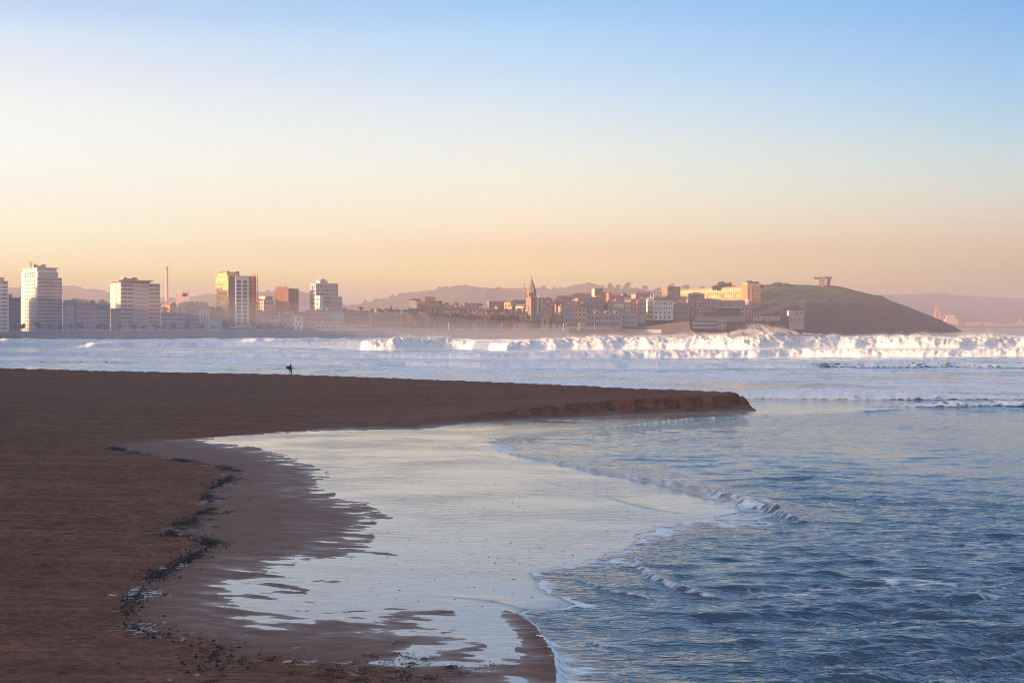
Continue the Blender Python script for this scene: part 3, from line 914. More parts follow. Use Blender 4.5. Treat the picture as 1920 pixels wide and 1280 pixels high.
            f = [(0, 1, 5, 4), (1, 2, 6, 5), (2, 3, 7, 6), (3, 0, 4, 7), (4, 5, 6, 7), (0, 3, 2, 1)]
        elif kind == 'shed':
            v = [(a, c, z), (b, c, z), (b, d, z), (a, d, z), (a, c, z + H), (b, c, z + 0.05), (b, d, z + .05), (a, d, z + H)]
            f = [(0, 1, 5, 4), (1, 2, 6, 5), (2, 3, 7, 6), (3, 0, 4, 7), (4, 5, 6, 7), (0, 3, 2, 1)]
        return s.lean(mesh_obj(name, v, f, mat, s.o))

    def chimney(s, fx, hpx, mat, y=0.5, w=0.9, base=0.0, name='chimney'):
        fx = fx + s.k * y * s.ws / s.wf
        box_mesh(name, fx * s.wf - w / 2, fx * s.wf + w / 2, y * s.ws - w / 2, y * s.ws + w / 2, s.h + base * s.px + 0.01, s.h + (base + hpx) * s.px, mat, s.o)


def cyl(name, r0, r1, z0, z1, mat, parent, n=10, loc=(0, 0)):
    v = []; f = []
    for k in range(n):
        a = 2 * math.pi * k / n
        v.append((loc[0] + r0 * math.cos(a), loc[1] + r0 * math.sin(a), z0))
    for k in range(n):
        a = 2 * math.pi * k / n
        v.append((loc[0] + r1 * math.cos(a), loc[1] + r1 * math.sin(a), z1))
    for k in range(n): f.append((k, (k + 1) % n, n + (k + 1) % n, n + k))
    f.append(tuple(range(n))[::-1]); f.append(tuple(range(n, 2 * n)))
    return mesh_obj(name, v, f, mat, parent)


def leaf_mat(name, c0, c1):
    m, nt, b = new_mat(name)
    oi = nt.nodes.new('ShaderNodeNewGeometry')
    nt.links.new(mixc(nt, oi.outputs['Random Per Island'], c0, c1), b.inputs['Base Color'])
    b.inputs['Roughness'].default_value = 0.8
    b.inputs['Specular IOR Level'].default_value = 0.15
    return m


def crown_mesh(name, rx, rz, mat, n=420, leaf=0.55, seed=1, dome=False, holes=0.3):
    """many small leaf clumps spread through an uneven volume"""
    rng = random.Random(seed)
    lobes = [(rng.uniform(-.55, .55) * rx, rng.uniform(-.55, .55) * rx, rng.uniform(-.35, .55) * rz, rng.uniform(.35, .62)) for _ in range(7)]
    lobes.append((0, 0, 0, 0.75))
    v = []; f = []
    for k in range(n):
        lx, ly, lz, lr = rng.choice(lobes)
        d = Vector((rng.gauss(0, 1), rng.gauss(0, 1), rng.gauss(0, 1))).normalized() * (rng.random() ** 0.4)
        p = Vector((lx + d.x * rx * lr, ly + d.y * rx * lr, lz + d.z * rz * lr))
        if dome and p.z < -0.35 * rz: p.z = -0.35 * rz + rng.random() * 0.2 * rz
        s = leaf * rng.uniform(.6, 1.5)
        a = Vector((rng.gauss(0, 1), rng.gauss(0, 1), rng.gauss(0, 1))).normalized()
        b = a.orthogonal().normalized(); c = a.cross(b)
        i = len(v)
        v += [tuple(p + b * s), tuple(p - b * s * .5 + c * s * .8), tuple(p - b * s * .5 - c * s * .8), tuple(p + a * s * .7)]
        f += [(i, i + 1, i + 2), (i, i + 1, i + 3), (i + 1, i + 2, i + 3), (i + 2, i, i + 3)]
    me = bpy.data.meshes.new(name); me.from_pydata(v, [], f); me.materials.append(mat)
    return me


def trunk_mesh(name, h, r, mat, seed=1, limbs=4):
    rng = random.Random(seed)
    v = []; f = []

    def tube(p, q, r0, r1):
        d = (q - p).normalized(); b = d.orthogonal().normalized(); c = d.cross(b); i = len(v)
        for (o, rr) in ((p, r0), (q, r1)):
            for k in range(6):
                a = k * math.pi / 3; v.append(tuple(o + b * rr * math.cos(a) + c * rr * math.sin(a)))
        for k in range(6): f.append((i + k, i + (k + 1) % 6, i + 6 + (k + 1) % 6, i + 6 + k))
    top = Vector((rng.uniform(-.2, .2), rng.uniform(-.2, .2), h))
    tube(Vector((0, 0, -0.5)), top, r, r * .6)
    for k in range(limbs):
        a = rng.uniform(0, 6.28); q = top + Vector((math.cos(a) * h * .5, math.sin(a) * h * .5, h * rng.uniform(.4, .9)))
        tube(top - Vector((0, 0, h * .2 * rng.random())), q, r * .5, r * .15)
    me = bpy.data.meshes.new(name); me.from_pydata(v, [], f); me.materials.append(mat)
    return me


def tree(name, label, x, y, z, crown, trunk, cz, s=1.0, sx=1.0, group=None, rz=0.0, cat='tree'):
    o = empty(name, (x, y, z), rz)
    tag(o, label, cat, group)
    t = bpy.data.objects.new('trunk', trunk); t.parent = o; t.scale = (s, s, s); COL.objects.link(t)
    c = bpy.data.objects.new('crown', crown); c.parent = o; c.location = (0, 0, cz * s); c.scale = (s * sx, s * sx, s); COL.objects.link(c)
    return o
# ------------------------------------------------------------------ the buildings one by one (photo pixels)
def build_town(M):
    CLUT.extend([M['brown'], M['pale'], M['tile']])
    g, g2, bl = M['glass'], M['glass2'], M['blind']
    W, CR, GR, PL, BR, DB, BK, TN, PK, RD, YE, OC = (M[k] for k in ('white', 'cream', 'grey', 'pale', 'brown', 'dkbrown', 'brick', 'tan', 'pink', 'red', 'yellow', 'ochre'))
    TI, SL, TE, MA, ST, CO, DK, OR = (M[k] for k in ('tile', 'slate', 'teal', 'mauve', 'stone', 'concrete', 'dark', 'orange'))

    def antenna(b, fx, h0, hpx, w=0.25):
        box_mesh('antenna', fx * b.wf, fx * b.wf + w, .5 * b.ws, .5 * b.ws + w, h0 + 0.01, h0 + hpx * b.px, M['dark'], b.o)

    # --- far left tower cut by the picture's edge, and the brown block that shades its neighbour
    b = Bld('apartment_tower', 'pale high-rise cut off by the left edge, bluish balcony bands', -40, -22, 15, 527, 626, -22, PL, theta=30)
    b.bands(13, W, h=0.45, x=(0.0, 0.42)); b.bands(13, W, h=0.45, x=(0.5, 1.0), proud=.7)
    b.windows(3, 13, g, w=.55, h=.4, x=(.02, .98), z=(.075, 1.0))
    b.top('penthouse', -20, 11, 519, 527, PL); b.roof('flat', 0.7, GR)
    b = Bld('apartment_block', 'plain brown block between the two left-hand high-rises, chimney box at its left', 16, 16, 38.5, 558, 626, 0, BR, theta=0, depth=26)
    b.windows(4, 8, g2, w=.4, h=.45); b.top('stair_head', 16.2, 22, 551, 558, BR); b.ledge(.985, DB, .6, .3)

    # --- first white tower
    b = Bld('apartment_tower', 'tallest white tower with rooftop aerials and a sunlit left face', 40, 70, 116, 520, 626, 8, PL, theta=38)
    H = b.h; box_part('lit_face_slab', b.o, (-.05, 0, 0), (.055, b.ws, b.h), W)  # whiter slab: sunlight on the left face put into the colour
    b.windows(5, 14, g, face='side', w=.38, h=.42, x=(.1, .82))
    b.bands(15, M['pale'], h=0.34, x=(0.02, 0.30), proud=.9)
    b.bands(15, GR, h=0.36, x=(0.36, 0.62), proud=.8, name='balcony'); b.bands(15, PL, h=0.36, x=(0.68, 0.98), proud=.8)
    b.windows(6, 15, g, w=.85, h=.42, x=(.02, .98), z=(.075, 1.0), proud=.05)
    u = b.top('upper_storeys', 70.2, 108.5, 509, 520, W, y=(0.0, 1.0))
    for k in range(2):
        box_part('balcony', b.o, (0.3, -.85, b.zy(518 - 5 * k)), (b.wf * .80, .85, 1.1), M['pale'])
    for i in range(5):
        for k in range(2):
            box_part('window', b.o, (-.07, b.ws * (.12 + .15 * i), b.zy(518.6 - 5.5 * k)), (.09, b.ws * .06, 1.3), g)
    p = b.top('penthouse', 70.4, 107, 503, 509.5, W, y=(0.03, .92))
    for nm, a, c, y0, y1, mt in (('roof_slab', 69, 109, 501.4, 503, PL), ('lift_house', 88, 95, 494.5, 501.3, GR), ('tank', 73, 78, 495, 501.3, GR)):
        q = b.top(nm, a, c, y0, y1, mt, y=(-.03, .95) if nm == 'roof_slab' else (.3, .7))
        zz = [v.co.z for v in q.data.vertices]; lo, hi = b.zy(y1), b.zy(y0)
        for v in q.data.vertices: v.co.z = lo + .01 if v.co.z < (min(zz) + max(zz)) / 2 else hi
    for fx, hp in ((-.12, 13), (-.06, 11), (-.02, 12), (.06, 12), (.24, 13)):
        box_mesh('antenna', fx * b.wf, fx * b.wf + .28, .35 * b.ws, .35 * b.ws + .28, b.zy(501.5), b.zy(501.5 - hp), M['grey'], b.o)

    # --- between tower one and two
    b = Bld('town_house', 'grey house with brown attic roof and glazed bay right of the tallest tower', 118, 118, 146, 571, 622, 4, GR)
    b.roof('mansard', 9, DB); b.windows(2, 5, M['bluewhite'], w=.8, h=.75, x=(.22, .72), name='bay_window'); b.windows(1, 5, g, x=(.75, .97), w=.5)
    b = Bld('town_house', 'pink house with white window frames and a steep small roof', 145, 145, 179, 573.5, 621, 2, PK)
    b.roof('hip', 7.5, TI); b.windows(8, 5, g2, w=.5, h=.6); b.piers(5, M['pale'], w=.16, z=(0, .95)); b.chimney(.35, 5, W, base=2)
    b = Bld('town_house', 'grey house with a dark slate hip roof beside the pink house', 179.5, 179.5, 207, 571.5, 622, 2, GR)
    b.roof('hip', 11, SL); b.windows(5, 1, g, z=(.82, .99), w=.6, h=.8); b.bands(6, W, h=.16, z=(.02, .86), proud=.3, name='string_course'); b.windows(4, 5, g, z=(.05, .8), w=.6, h=.42)
    b = Bld('town_house', 'plastered gable end catching the sun behind the pink house', 166, 166.5, 181, 573, 600, 20, CR, theta=-30, depth=8)
    b.roof('gable', 12, DB, axis='y')
    b = Bld('apartment_block', 'low grey-roofed block behind the pink house', 136, 136, 172, 563, 600, 60, PL); b.roof('shed', 4, GR); b.windows(8, 3, g, z=(.5, .95))
    b = Bld('apartment_block', 'windowless brown block at the foot of the second tower', 207.3, 207.3, 227, 578, 622, -2, BR, depth=8); b.ledge(.98, DB, .7, .25); b.windows(2, 5, g2, w=.18, h=.3)

    # --- second white tower
    b = Bld('apartment_tower', 'broad white tower with dark balcony bands and an overhanging roof slab', 207, 226, 300, 531, 622, 62, PL, theta=33)
    b.windows(3, 11, g, face='side', w=.4, h=.42, x=(.3, .95)); b.windows(1, 11, g, face='side', w=.4, h=.25, x=(.05, .2))
    box_part('lit_face_slab', b.o, (-.05, 0, 0), (.055, b.ws, b.h), W)  # again a whiter slab, painting the sun onto this side
    b.bands(11, M['pale'], h=.42, x=(.01, .33), proud=1.0); b.bands(11, M['pale'], h=.42, x=(.70, .99), proud=1.0)
    b.windows(2, 11, g, x=(.02, .33), w=.9, h=.5, z=(.09, 1.0), proud=.05); b.windows(2, 11, g, x=(.71, .99), w=.9, h=.5, z=(.09, 1.0), proud=.05)
    b.windows(7, 11, g, x=(.37, .67), w=.5, h=.36)
    b.top('penthouse', 229, 285, 527, 531, GR); q = b.top('roof_slab', 222, 286, 524.5, 527.2, M['grey'], y=(-.05, 1.0))
    for v in q.data.vertices: v.co.z = b.zy(527.1) if v.co.z < b.zy(526) else b.zy(524.6)
    for a, c, y0 in ((236, 265, 521.5), (238, 244, 519), (253, 262, 519)):
        q = b.top('plant_room', a, c, y0, 524.5, M['grey'], y=(.3, .7))
        for v in q.data.vertices:
            if v.co.z < b.zy(523.5): v.co.z = b.zy(524.4)

    # --- industrial chimney far behind
    Y = 2300
    x, _, z = P(312.7, 499, Y)
    o = empty('factory_chimney', (x, Y, 2.0)); tag(o, 'tall thin factory chimney rising in the haze between the second and third towers', 'chimney')
    h = z - 2
    cyl('shaft', 3.1, 2.2, 0, h * .93, plain('chimney_shaft', (.42, .33, .32)), o, 16); cyl('rim', 2.35, 2.35, h * .93 + .01, h, plain('chimney_rim', (.33, .24, .24)), o, 16)

    # --- low town between towers two and three
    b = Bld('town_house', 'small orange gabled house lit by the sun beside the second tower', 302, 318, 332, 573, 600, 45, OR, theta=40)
    b.roof('gable', 7, TI, axis='y'); b.windows(3, 2, g2, face='side', z=(.3, .95)); b.windows(2, 2, g2, z=(.3, .95))
    b = Bld('town_house', 'cream house with a rounded gable half hidden by the second tower', 299, 304, 318, 572, 600, 70, CR, theta=40); b.roof('gable', 6, DB, axis='y')
    b = Bld('apartment_block', 'long mauve block with a flat parapet right of the second tower', 302, 302, 346, 585, 622, 0, MA); b.windows(9, 4, g, w=.45, h=.5); b.ledge(.98, M['pale'], .5, .3)
    b = Bld('apartment_block', 'stepped purple block standing behind a dark roofed corner house', 330, 331, 358, 556, 600, 110, MA, theta=0, depth=18)
    b.top('stair_head', 343, 354, 543, 556, MA); b.top('upper_storeys', 330.5, 352, 549.5, 556.1, MA); b.windows(4, 2, g2, z=(.5, .98), w=.35, h=.4)
    b = Bld('corner_building', 'corner building with a long dark sloping roof and roof-top shrubs', 332, 346, 393, 579, 621, 6, GR, theta=20)
    b.roof('mansard', 13, SL); b.windows(6, 5, g, x=(.02, .55), w=.5); b.windows(4, 4, g2, face='side'); b.piers(4, W, w=.3, x=(.62, .98), z=(.1, .85)); b.ledge(.9, W, .6, .4, x=(.55, 1))
    for k in range(5): b.chimney(.15 + .17 * k, 4, DB, base=11.5, w=1.2)
    b = Bld('town_house', 'house with white glazed gallery beneath a brown roof', 390.5, 390.5, 417, 599, 622, 0, W); b.windows(5, 3, M['teal'], w=.78, h=.74, z=(.2, .98), name='gallery_window'); b.roof('shed', 0.8, PL)
    b = Bld('apartment_block', 'reddish block with plain walls behind the white gallery', 389, 389, 432, 580, 622, 14, MA); b.roof('hip', 2.5, TI); b.windows(7, 4, g2, z=(.35, .95), w=.35, h=.4)

    # --- third tower, scaffolded
    b = Bld('apartment_tower', 'ochre tower with a white window column and scaffolding on its right side', 404.5, 428, 480, 517, 622, 6, BR, theta=34)
    b.wall.data.materials[0] = plain('ochre_render', (.50, .34, .17))
    b.windows(5, 11, [g2, bl], face='side', w=.34, h=.45, x=(.08, .98))
    box_part('brick_panel', b.o, (0.02, -.12, 0), (b.wf * .235, .125, b.h - .3), M['dkbrown'])
    box_part('white_bay', b.o, (b.wf * .24, -.8, b.zy(611)), (b.wf * .48, .82, b.h - b.zy(611) - .5), W)
    for j in range(12):
        for fx in (.30, .52):
            w_ = box_part('window', b.o, (b.wf * fx, -.9, b.zy(608.5 - 7.1 * j)), (b.wf * .13, .11, 2.0), g2)
        for fx in (.235, .695): box_part('balcony', b.o, (b.wf * fx, -1.25, b.zy(610.5 - 7.1 * j)), (b.wf * .05, 1.3, .9), W)
    box_part('brick_panel', b.o, (b.wf * .725, -.12, 0), (b.wf * .26, .125, b.h - .3), M['brick'])
    for j in range(12): box_part('window', b.o, (b.wf * .78, -.2, b.zy(608.5 - 7.1 * j)), (b.wf * .1, .09, 1.9), g2)
    b.top('penthouse', 428.5, 453, 511, 517, OC); b.top('tank', 430, 434, 507.5, 511.2, DB); b.top('lift_house', 447, 452, 508, 511.2, DB)
    b.ledge(1.0, M['pale'], .8, .5, x=(0.2, .8))
    sc = []
    vv, ff = [], []

    def bar(p, q, r=.09):
        p, q = Vector(p), Vector(q); d = (q - p).normalized(); u = d.orthogonal().normalized() * r; w = d.cross(u); i = len(vv)
        for o_ in (p, q):
            for s1, s2 in ((1, 1), (-1, 1), (-1, -1), (1, -1)): vv.append(tuple(o_ + u * s1 + w * s2))
        for k in range(4): ff.append((i + k, i + (k + 1) % 4, i + 4 + (k + 1) % 4, i + 4 + k))
    for fx in (.84, .93, 1.03):
        for yy in (-1.2, -2.0): bar((b.wf * fx, yy, 0), (b.wf * fx, yy, b.h + 2))
    for j in range(15): bar((b.wf * .84, -1.2, 2.8 * j), (b.wf * 1.03, -1.2, 2.8 * j)); bar((b.wf * .84, -2, 2.8 * j + 1), (b.wf * 1.03, -2, 2.8 * j + 1)); bar((b.wf * 1.03, -2, 2.8 * j), (b.wf * 1.03, 6, 2.8 * j))
    for yy in (2, 6): bar((b.wf * 1.03, yy, 0), (b.wf * 1.03, yy, b.h + 2))
    so = mesh_obj('scaffolding', vv, ff, M['rust'], None); so.location = b.o.location; so.rotation_euler = b.o.rotation_euler
    tag(so, 'metal scaffolding up the right side of the ochre tower', 'scaffolding')
    b = Bld('promenade_cafe', 'low cafe with a thin white canopy below the ochre tower', 431, 431, 478, 614, 623, -6, MA, depth=6); b.roof('flat', 1.3, W, over=1); b.windows(6, 1, g, w=.8, h=.7)

    # --- between tower three and the white-and-grey tower
    b = Bld('town_house', 'sunlit orange house wedged right of the scaffolded tower', 478, 494.5, 514, 563, 600, 60, PK, theta=42)
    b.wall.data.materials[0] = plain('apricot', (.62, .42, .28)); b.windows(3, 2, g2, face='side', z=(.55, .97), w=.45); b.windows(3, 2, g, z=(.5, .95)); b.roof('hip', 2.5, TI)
    b = Bld('apartment_block', 'pale upper block with a sunlit end above the orange house', 486, 497.5, 511, 555, 590, 100, CR, theta=42); b.windows(3, 2, g, z=(.7, .97))
    b = Bld('apartment_block', 'tan block with faint window rows right of the ochre tower', 479.5, 479.5, 502, 585, 622, 2, plain('tan_render', (.34, .26, .20))); b.windows(5, 5, g2, w=.4, h=.4); b.roof('hip', 3, TI)
    b = Bld('apartment_tower', 'brick-red tower with a lower annex and small roof house', 516.5, 517, 541, 538, 622, 70, BK, theta=6, depth=16)
    b.windows(4, 10, g2, w=.4, h=.4, z=(.3, .98)); b.top('lift_house', 525, 537, 531, 538, PL); b.ledge(.99, DB, .6, .3)
    b.ledge((b.zy(562)) / b.h, PL, .8, 1.2)
    b = Bld('apartment_tower', 'dark red tower with pale vertical strips beside its brick twin', 541.4, 541.4, 560, 541, 622, 66, RD, depth=14)
    b.wall.data.materials[0] = M['brick']; b.piers(5, M['pale'], w=.16, x=(.05, .7)); b.windows(4, 9, g2, z=(.35, .97), w=.4); b.ledge(.99, DB, .8, .4)
    b = Bld('town_house', 'house with a bright orange tiled gable below the brick-red tower', 502.5, 503, 519, 579, 610, 40, BR, theta=0, depth=12); b.roof('gable', 8, M['orange'], axis='x')
    b = Bld('town_house', 'small teal-grey house with a red roof left of the white corner house', 503, 503, 521, 590, 622, 4, TE); b.roof('gable', 4, TI); b.windows(3, 3, g)
    b = Bld('apartment_block', 'brown apartment block in front of the brick-red tower', 521, 521, 551, 581, 622, 4, BR); b.windows(7, 5, [g2, g, bl], w=.45, h=.5); b.ledge(.99, DB, .6, .3)
    b = Bld('corner_house', 'narrow white four-storey house on the promenade below the brick towers', 551, 551, 567.5, 592, 629, -6, W); b.windows(1, 1, g, z=(.72, .95), w=.3, h=.8); b.windows(2, 1, g, z=(.5, .72), w=.3, h=.8); b.windows(1, 1, g, z=(.27, .5), w=.3, h=.8); b.windows(2, 1, g, z=(.03, .26), w=.3, h=.8); b.ledge(.99, W, .7, .4)
    b = Bld('apartment_block', 'purple-brown block with a red hip roof under the white cubic tower', 567.8, 567.8, 611, 585, 624, 6, MA); b.roof('hip', 4.5, TI); b.windows(9, 4, g2, w=.4, h=.5)

    # --- fifth tower
    b = Bld('apartment_tower', 'white cubic tower with a sunlit narrow left face and roof-top lift house', 581, 592.5, 634, 531, 624, 60, PL, theta=30)
    b.windows(3, 9, g, face='side', w=.4, h=.45, x=(.1, .95), z=(.2, .98)); b.windows(9, 7, g, w=.4, h=.42, z=(.42, .98), skip=lambda i, j: (i * 3 + j * 5) % 7 == 0)
    b.top('lift_house', 602, 616, 526, 531, PL); b.top('antenna', 603, 606, 522.5, 526.2, GR); b.top('antenna', 608, 612, 522.5, 526.2, GR)
    b = Bld('apartment_block', 'narrow sunlit annex at the left of the white cubic tower', 591, 600, 606, 554, 600, 44, W, theta=36); b.windows(3, 3, g, face='side', z=(.35, .95), w=.4)
    b = Bld('apartment_block', 'plain grey annex at the right of the white cubic tower', 627, 627, 641.5, 556, 610, 60, PL, depth=10)
    b = Bld('apartment_block', 'block with a teal top band and red roof below the white cubic tower', 608.5, 608.5, 645, 584.5, 624, 10, TE); b.roof('hip', 7.5, TI); b.windows(8, 3, g2, z=(.05, .7), w=.5)
    b.chimney(.12, 6, W, base=2)
    b = Bld('apartment_block', 'wide brown block behind the market hall', 645, 645, 692, 583.5, 624, 20, BR); b.roof('shed', 1.2, DB); b.windows(10, 3, g2, z=(.3, .95), w=.35)
    b = Bld('market_hall', 'long low white market hall with arched bays on the promenade', 592, 592, 694, 609, 628, -4, PL); b.ledge(.97, W, .7, .5); b.windows(5, 2, g, x=(.02, .38), w=.6, h=.5); b.piers(9, W, w=.2, x=(.4, .7), z=(0, .85)); b.windows(8, 1, g, x=(.41, .69), w=.5, h=.6); b.windows(6, 2, g, x=(.72, .98), w=.6, h=.5); b.roof('shed', 1.4, GR)
    b = Bld('town_hall', 'classical brown stone building with three rows of tall windows right of the market hall', 694.3, 694.3, 765, 588, 629, -4, plain('sand_stone', (.30, .235, .21)))
    b.windows(12, 1, g2, z=(.62, .92), w=.42, h=.72); b.windows(12, 1, g2, z=(.33, .58), w=.42, h=.72); b.windows(9, 1, g2, z=(.02, .3), w=.45, h=.8, name='arcade_opening'); b.ledge(.985, M['pale'], .8, .5); b.ledge(.6, M['pale'], .4, .3)
    cyl('statue', .7, .3, b.h + .02, b.h + 3.2, M['stone'], b.o, 8, (b.wf * .2, 1.0)); b.top('attic', 702, 716, 585.5, 588, M['pale'], y=(0, .4))
    b = Bld('church_turret', 'small pointed slate turret above the classical building', 730, 730, 739.5, 586, 600, 40, MA, depth=4, cat='turret')
    v = [(0, 0, b.h), (b.wf, 0, b.h), (b.wf, 4, b.h), (0, 4, b.h), (b.wf / 2, 2, b.h + 14 * b.px)]
    mesh_obj('spire', v, [(0, 1, 4), (1, 2, 4), (2, 3, 4), (3, 0, 4)], SL, b.o)
    b = Bld('apartment_block', 'blue-grey block with a slate roof right of the classical building', 765.3, 765.3, 790, 583, 628, 4, plain('blue_grey', (.30, .30, .32))); b.roof('mansard', 5, SL); b.windows(5, 5, g, w=.45)
    b = Bld('town_house', 'cream gable end catching the sun left of the domed roof', 768, 781, 790, 563, 590, 70, CR, theta=40); b.roof('gable', 4, TI)
    b = Bld('theatre', 'rounded theatre roof with a sunlit stage tower above the trees', 783, 783, 828, 572, 600, 50, BR); b.windows(8, 1, M['pale'], z=(.7, .95), w=.5)
    b.roof('hip', 8, TI)
    b.top('stage_tower', 796, 817, 556, 566, OR, y=(.3, .9)); b.chimney(.95, 9, DB, w=2.5)
    n = 14
    vv2 = []; fr = []
    # --- the long brown frontage behind the square
    u1, u2, u3 = plain('umber', (.30, .215, .185)), plain('dusty_rose', (.37, .27, .25)), plain('faded_ochre', (.38, .29, .20))
    b = Bld('apartment_block', 'brown frontage with light blinds behind the leafless trees, below the theatre', 790, 790, 822, 576, 627, 20, BR); b.roof('hip', 2.5, TI); b.windows(8, 5, [g2, bl, g2], w=.4, h=.5); b.ledge(.98, M['pale'], .5, .3)
    b = Bld('apartment_block', 'lower rose frontage right of the theatre behind the leafless trees', 822.3, 822.3, 846, 580, 627, 22, u2); b.roof('gable', 4.5, TI); b.windows(6, 4, [g2, bl, g], w=.45, h=.5)
    b = Bld('apartment_block', 'umber block with a broad tiled roof and white chimney behind the leafless trees', 846.3, 846.3, 872, 579, 627, 16, u1); b.roof('hip', 6, TI); b.windows(7, 5, [g2, bl], w=.4, h=.5); b.chimney(.33, 5, W, base=3)
    b = Bld('apartment_block', 'ochre block with the highest tiled ridge behind the leafless trees', 872.3, 872.3, 896, 577, 627, 17, u3); b.roof('hip', 6, TI); b.windows(6, 5, [g2, g2, bl], w=.4, h=.5)
    b = Bld('apartment_block', 'rose block with the sloping roof end left of the crane-foot block', 896.3, 896.3, 914, 581, 627, 15, u2); b.roof('hip', 4, TI); b.windows(5, 4, [g2, bl], w=.4, h=.5); b.chimney(.5, 4, DB, base=2)
    b = Bld('apartment_block', 'dark block with a sunlit narrow end behind the broad tiled roof', 912.5, 916.5, 946, 565, 610, 60, BR, theta=30); b.windows(6, 3, g2, z=(.6, .95), w=.4); b.roof('flat', .7, DB); b.windows(1, 2, bl, z=(.62, .8), x=(.12, .25), w=.8)
    b = Bld('apartment_block', 'brown block with flat parapet at the foot of the crane', 914.3, 914.3, 962, 580, 626, 10, DB); b.windows(10, 4, g2, w=.4, h=.45)
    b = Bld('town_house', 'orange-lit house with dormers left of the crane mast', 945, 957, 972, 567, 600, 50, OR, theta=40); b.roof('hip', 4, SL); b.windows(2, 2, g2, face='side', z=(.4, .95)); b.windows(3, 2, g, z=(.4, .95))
    b = Bld('town_house', 'cream house with two sunlit gables between crane and church tower', 966, 982, 992, 574, 600, 36, CR, theta=42); b.roof('gable', 4, DB, axis='y'); b.windows(2, 1, g2, face='side', z=(.7, .95), w=.3)
    b = Bld('town_house', 'slate mansard house right behind the crane mast', 962, 962, 990, 568, 600, 60, MA); b.roof('mansard', 6, SL); b.windows(5, 2, g)

    # --- church
    Yc = front_Y(1000) + 14
    o = empty('church', (P(997, 620, Yc)[0], Yc, 4.0), R(27)); kk = math.tan(R(27)) + .01
    def lean(m_):
        for v_ in m_.data.vertices: v_.co.x += kk * v_.co.y
        return m_
    tag(o, 'stone church with a pointed octagonal tower standing on the promenade', 'church')
    px = Yc / F
    sm = M['stone']; X = lambda p: (p - 997) * px / math.cos(R(27)); Zy = lambda y: HCAM + (HOR - y) * px - 4.0
    tw = box_mesh('tower', -7.6 * px, 7.6 * px, -7.6 * px, 7.6 * px, -1, Zy(558), sm, o); tw.location = (kk * (4 + 10.7 * px), 4 + 10.7 * px, 0); tw.rotation_euler = (0, 0, R(13))
    box_part('window', tw, (-1.2 * px, -7.6 * px - .1, Zy(583)), (2.4 * px, .12, 9 * px), g2); box_part('window', tw, (-7.6 * px - .1, -1.2 * px, Zy(583)), (.12, 2.4 * px, 9 * px), g2)
    box_part('cornice', tw, (-8.3 * px, -8.3 * px, Zy(558.6)), (16.6 * px, 16.6 * px, 1.2 * px), M['stone'])
    cyl('belfry', 9.2 * px, 9.0 * px, Zy(558) + .3, Zy(545), sm, o, 8, (kk * (4 + 10.7 * px), 4 + 10.7 * px))
    for a in (992.5, 998.5): box_part('belfry_opening', o, (X(a) + kk * (4 + 1.9 * px), 4 + 1.9 * px, Zy(555)), (2.6 * px, .6, 7.5 * px), M['dark'])
    cyl('spire', 9.4 * px, .25, Zy(545) + .01, Zy(521), M['slate'], o, 8, (kk * (4 + 10.7 * px), 4 + 10.7 * px))
    cr = []
    lean(box_mesh('cross', -.12, .12, 4 + 10.5 * px, 4 + 10.9 * px, Zy(521.5), Zy(514.5), M['dark'], o))
    lean(box_mesh('cross_arm', -.7, .7, 4 + 10.55 * px, 4 + 10.85 * px, Zy(518), Zy(517.4), M['dark'], o))
    for a in (989, 1005.5):
        cyl('pinnacle', .7, .15, Zy(558) + .2, Zy(552), sm, o, 6, (X(a) + kk * 4.8, 4.8))

    def body(nm, x0, x1, y0, y1, d0, d1, ro=0, mat=sm):
        w_ = lean(box_mesh(nm, X(x0), X(x1), d0, d1, -2, Zy(y0), mat, o))
        if ro:
            a, b_, c, d, z, H = X(x0) - .5, X(x1) + .5, d0 - .5, d1 + .5, Zy(y0) + .01, ro * px
            v_ = [(a, c, z), (b_, c, z), (b_, d, z), (a, d, z), (a + 3, (c + d) / 2, z + H), (b_ - 3, (c + d) / 2, z + H)]
            lean(mesh_obj('roof', v_, [(0, 1, 5, 4), (1, 2, 5), (2, 3, 4, 5), (3, 0, 4), (0, 3, 2, 1)], M['tile'], o))
        return w_
    tn = plain('golden_stone', (.40, .30, .185))
    body('nave', 985, 1056, 602, 0, 4, 24, 12); body('apse', 963, 988, 604, 0, -3, 12, 4, tn); body('chapel', 973, 988, 590.5, 0, 6, 16, 3, tn)
    body('transept', 1014.5, 1030, 594.5, 0, -4, 14, 4, tn); body('lantern', 1022, 1035, 582, 0, 8, 18, 4, tn); body('side_chapel', 1035, 1058, 605, 0, -3, 8, 3, tn)
    for a, y0, y1, w_, d in ((969, 608, 615, 2.6, -3), (979, 594, 601, 3.0, 6), (1001, 606, 614, 3, 4), (1020.5, 598, 608, 3.2, -4), (1043, 606, 614, 3.4, -3), (1052, 606, 614, 3.4, -3), (1027, 584, 589, 2, 8), (1009, 606, 613, 2.4, 4)):
        box_part('window', o, (X(a) + kk * d, d - .1, Zy(y1)), (w_ * px, .12, (y1 - y0) * px), M['glass2'])
    # --- crane
    Yk = front_Y(985) + 130
    o = empty('tower_crane', (P(983.5, 610, Yk)[0], Yk, 4.0)); tag(o, 'slender construction crane with a long jib left of the church spire', 'crane')
    pk = Yk / F; Zk = lambda y: HCAM + (HOR - y) * pk - 4
    cm = plain('crane_steel', (.30, .20, .17))

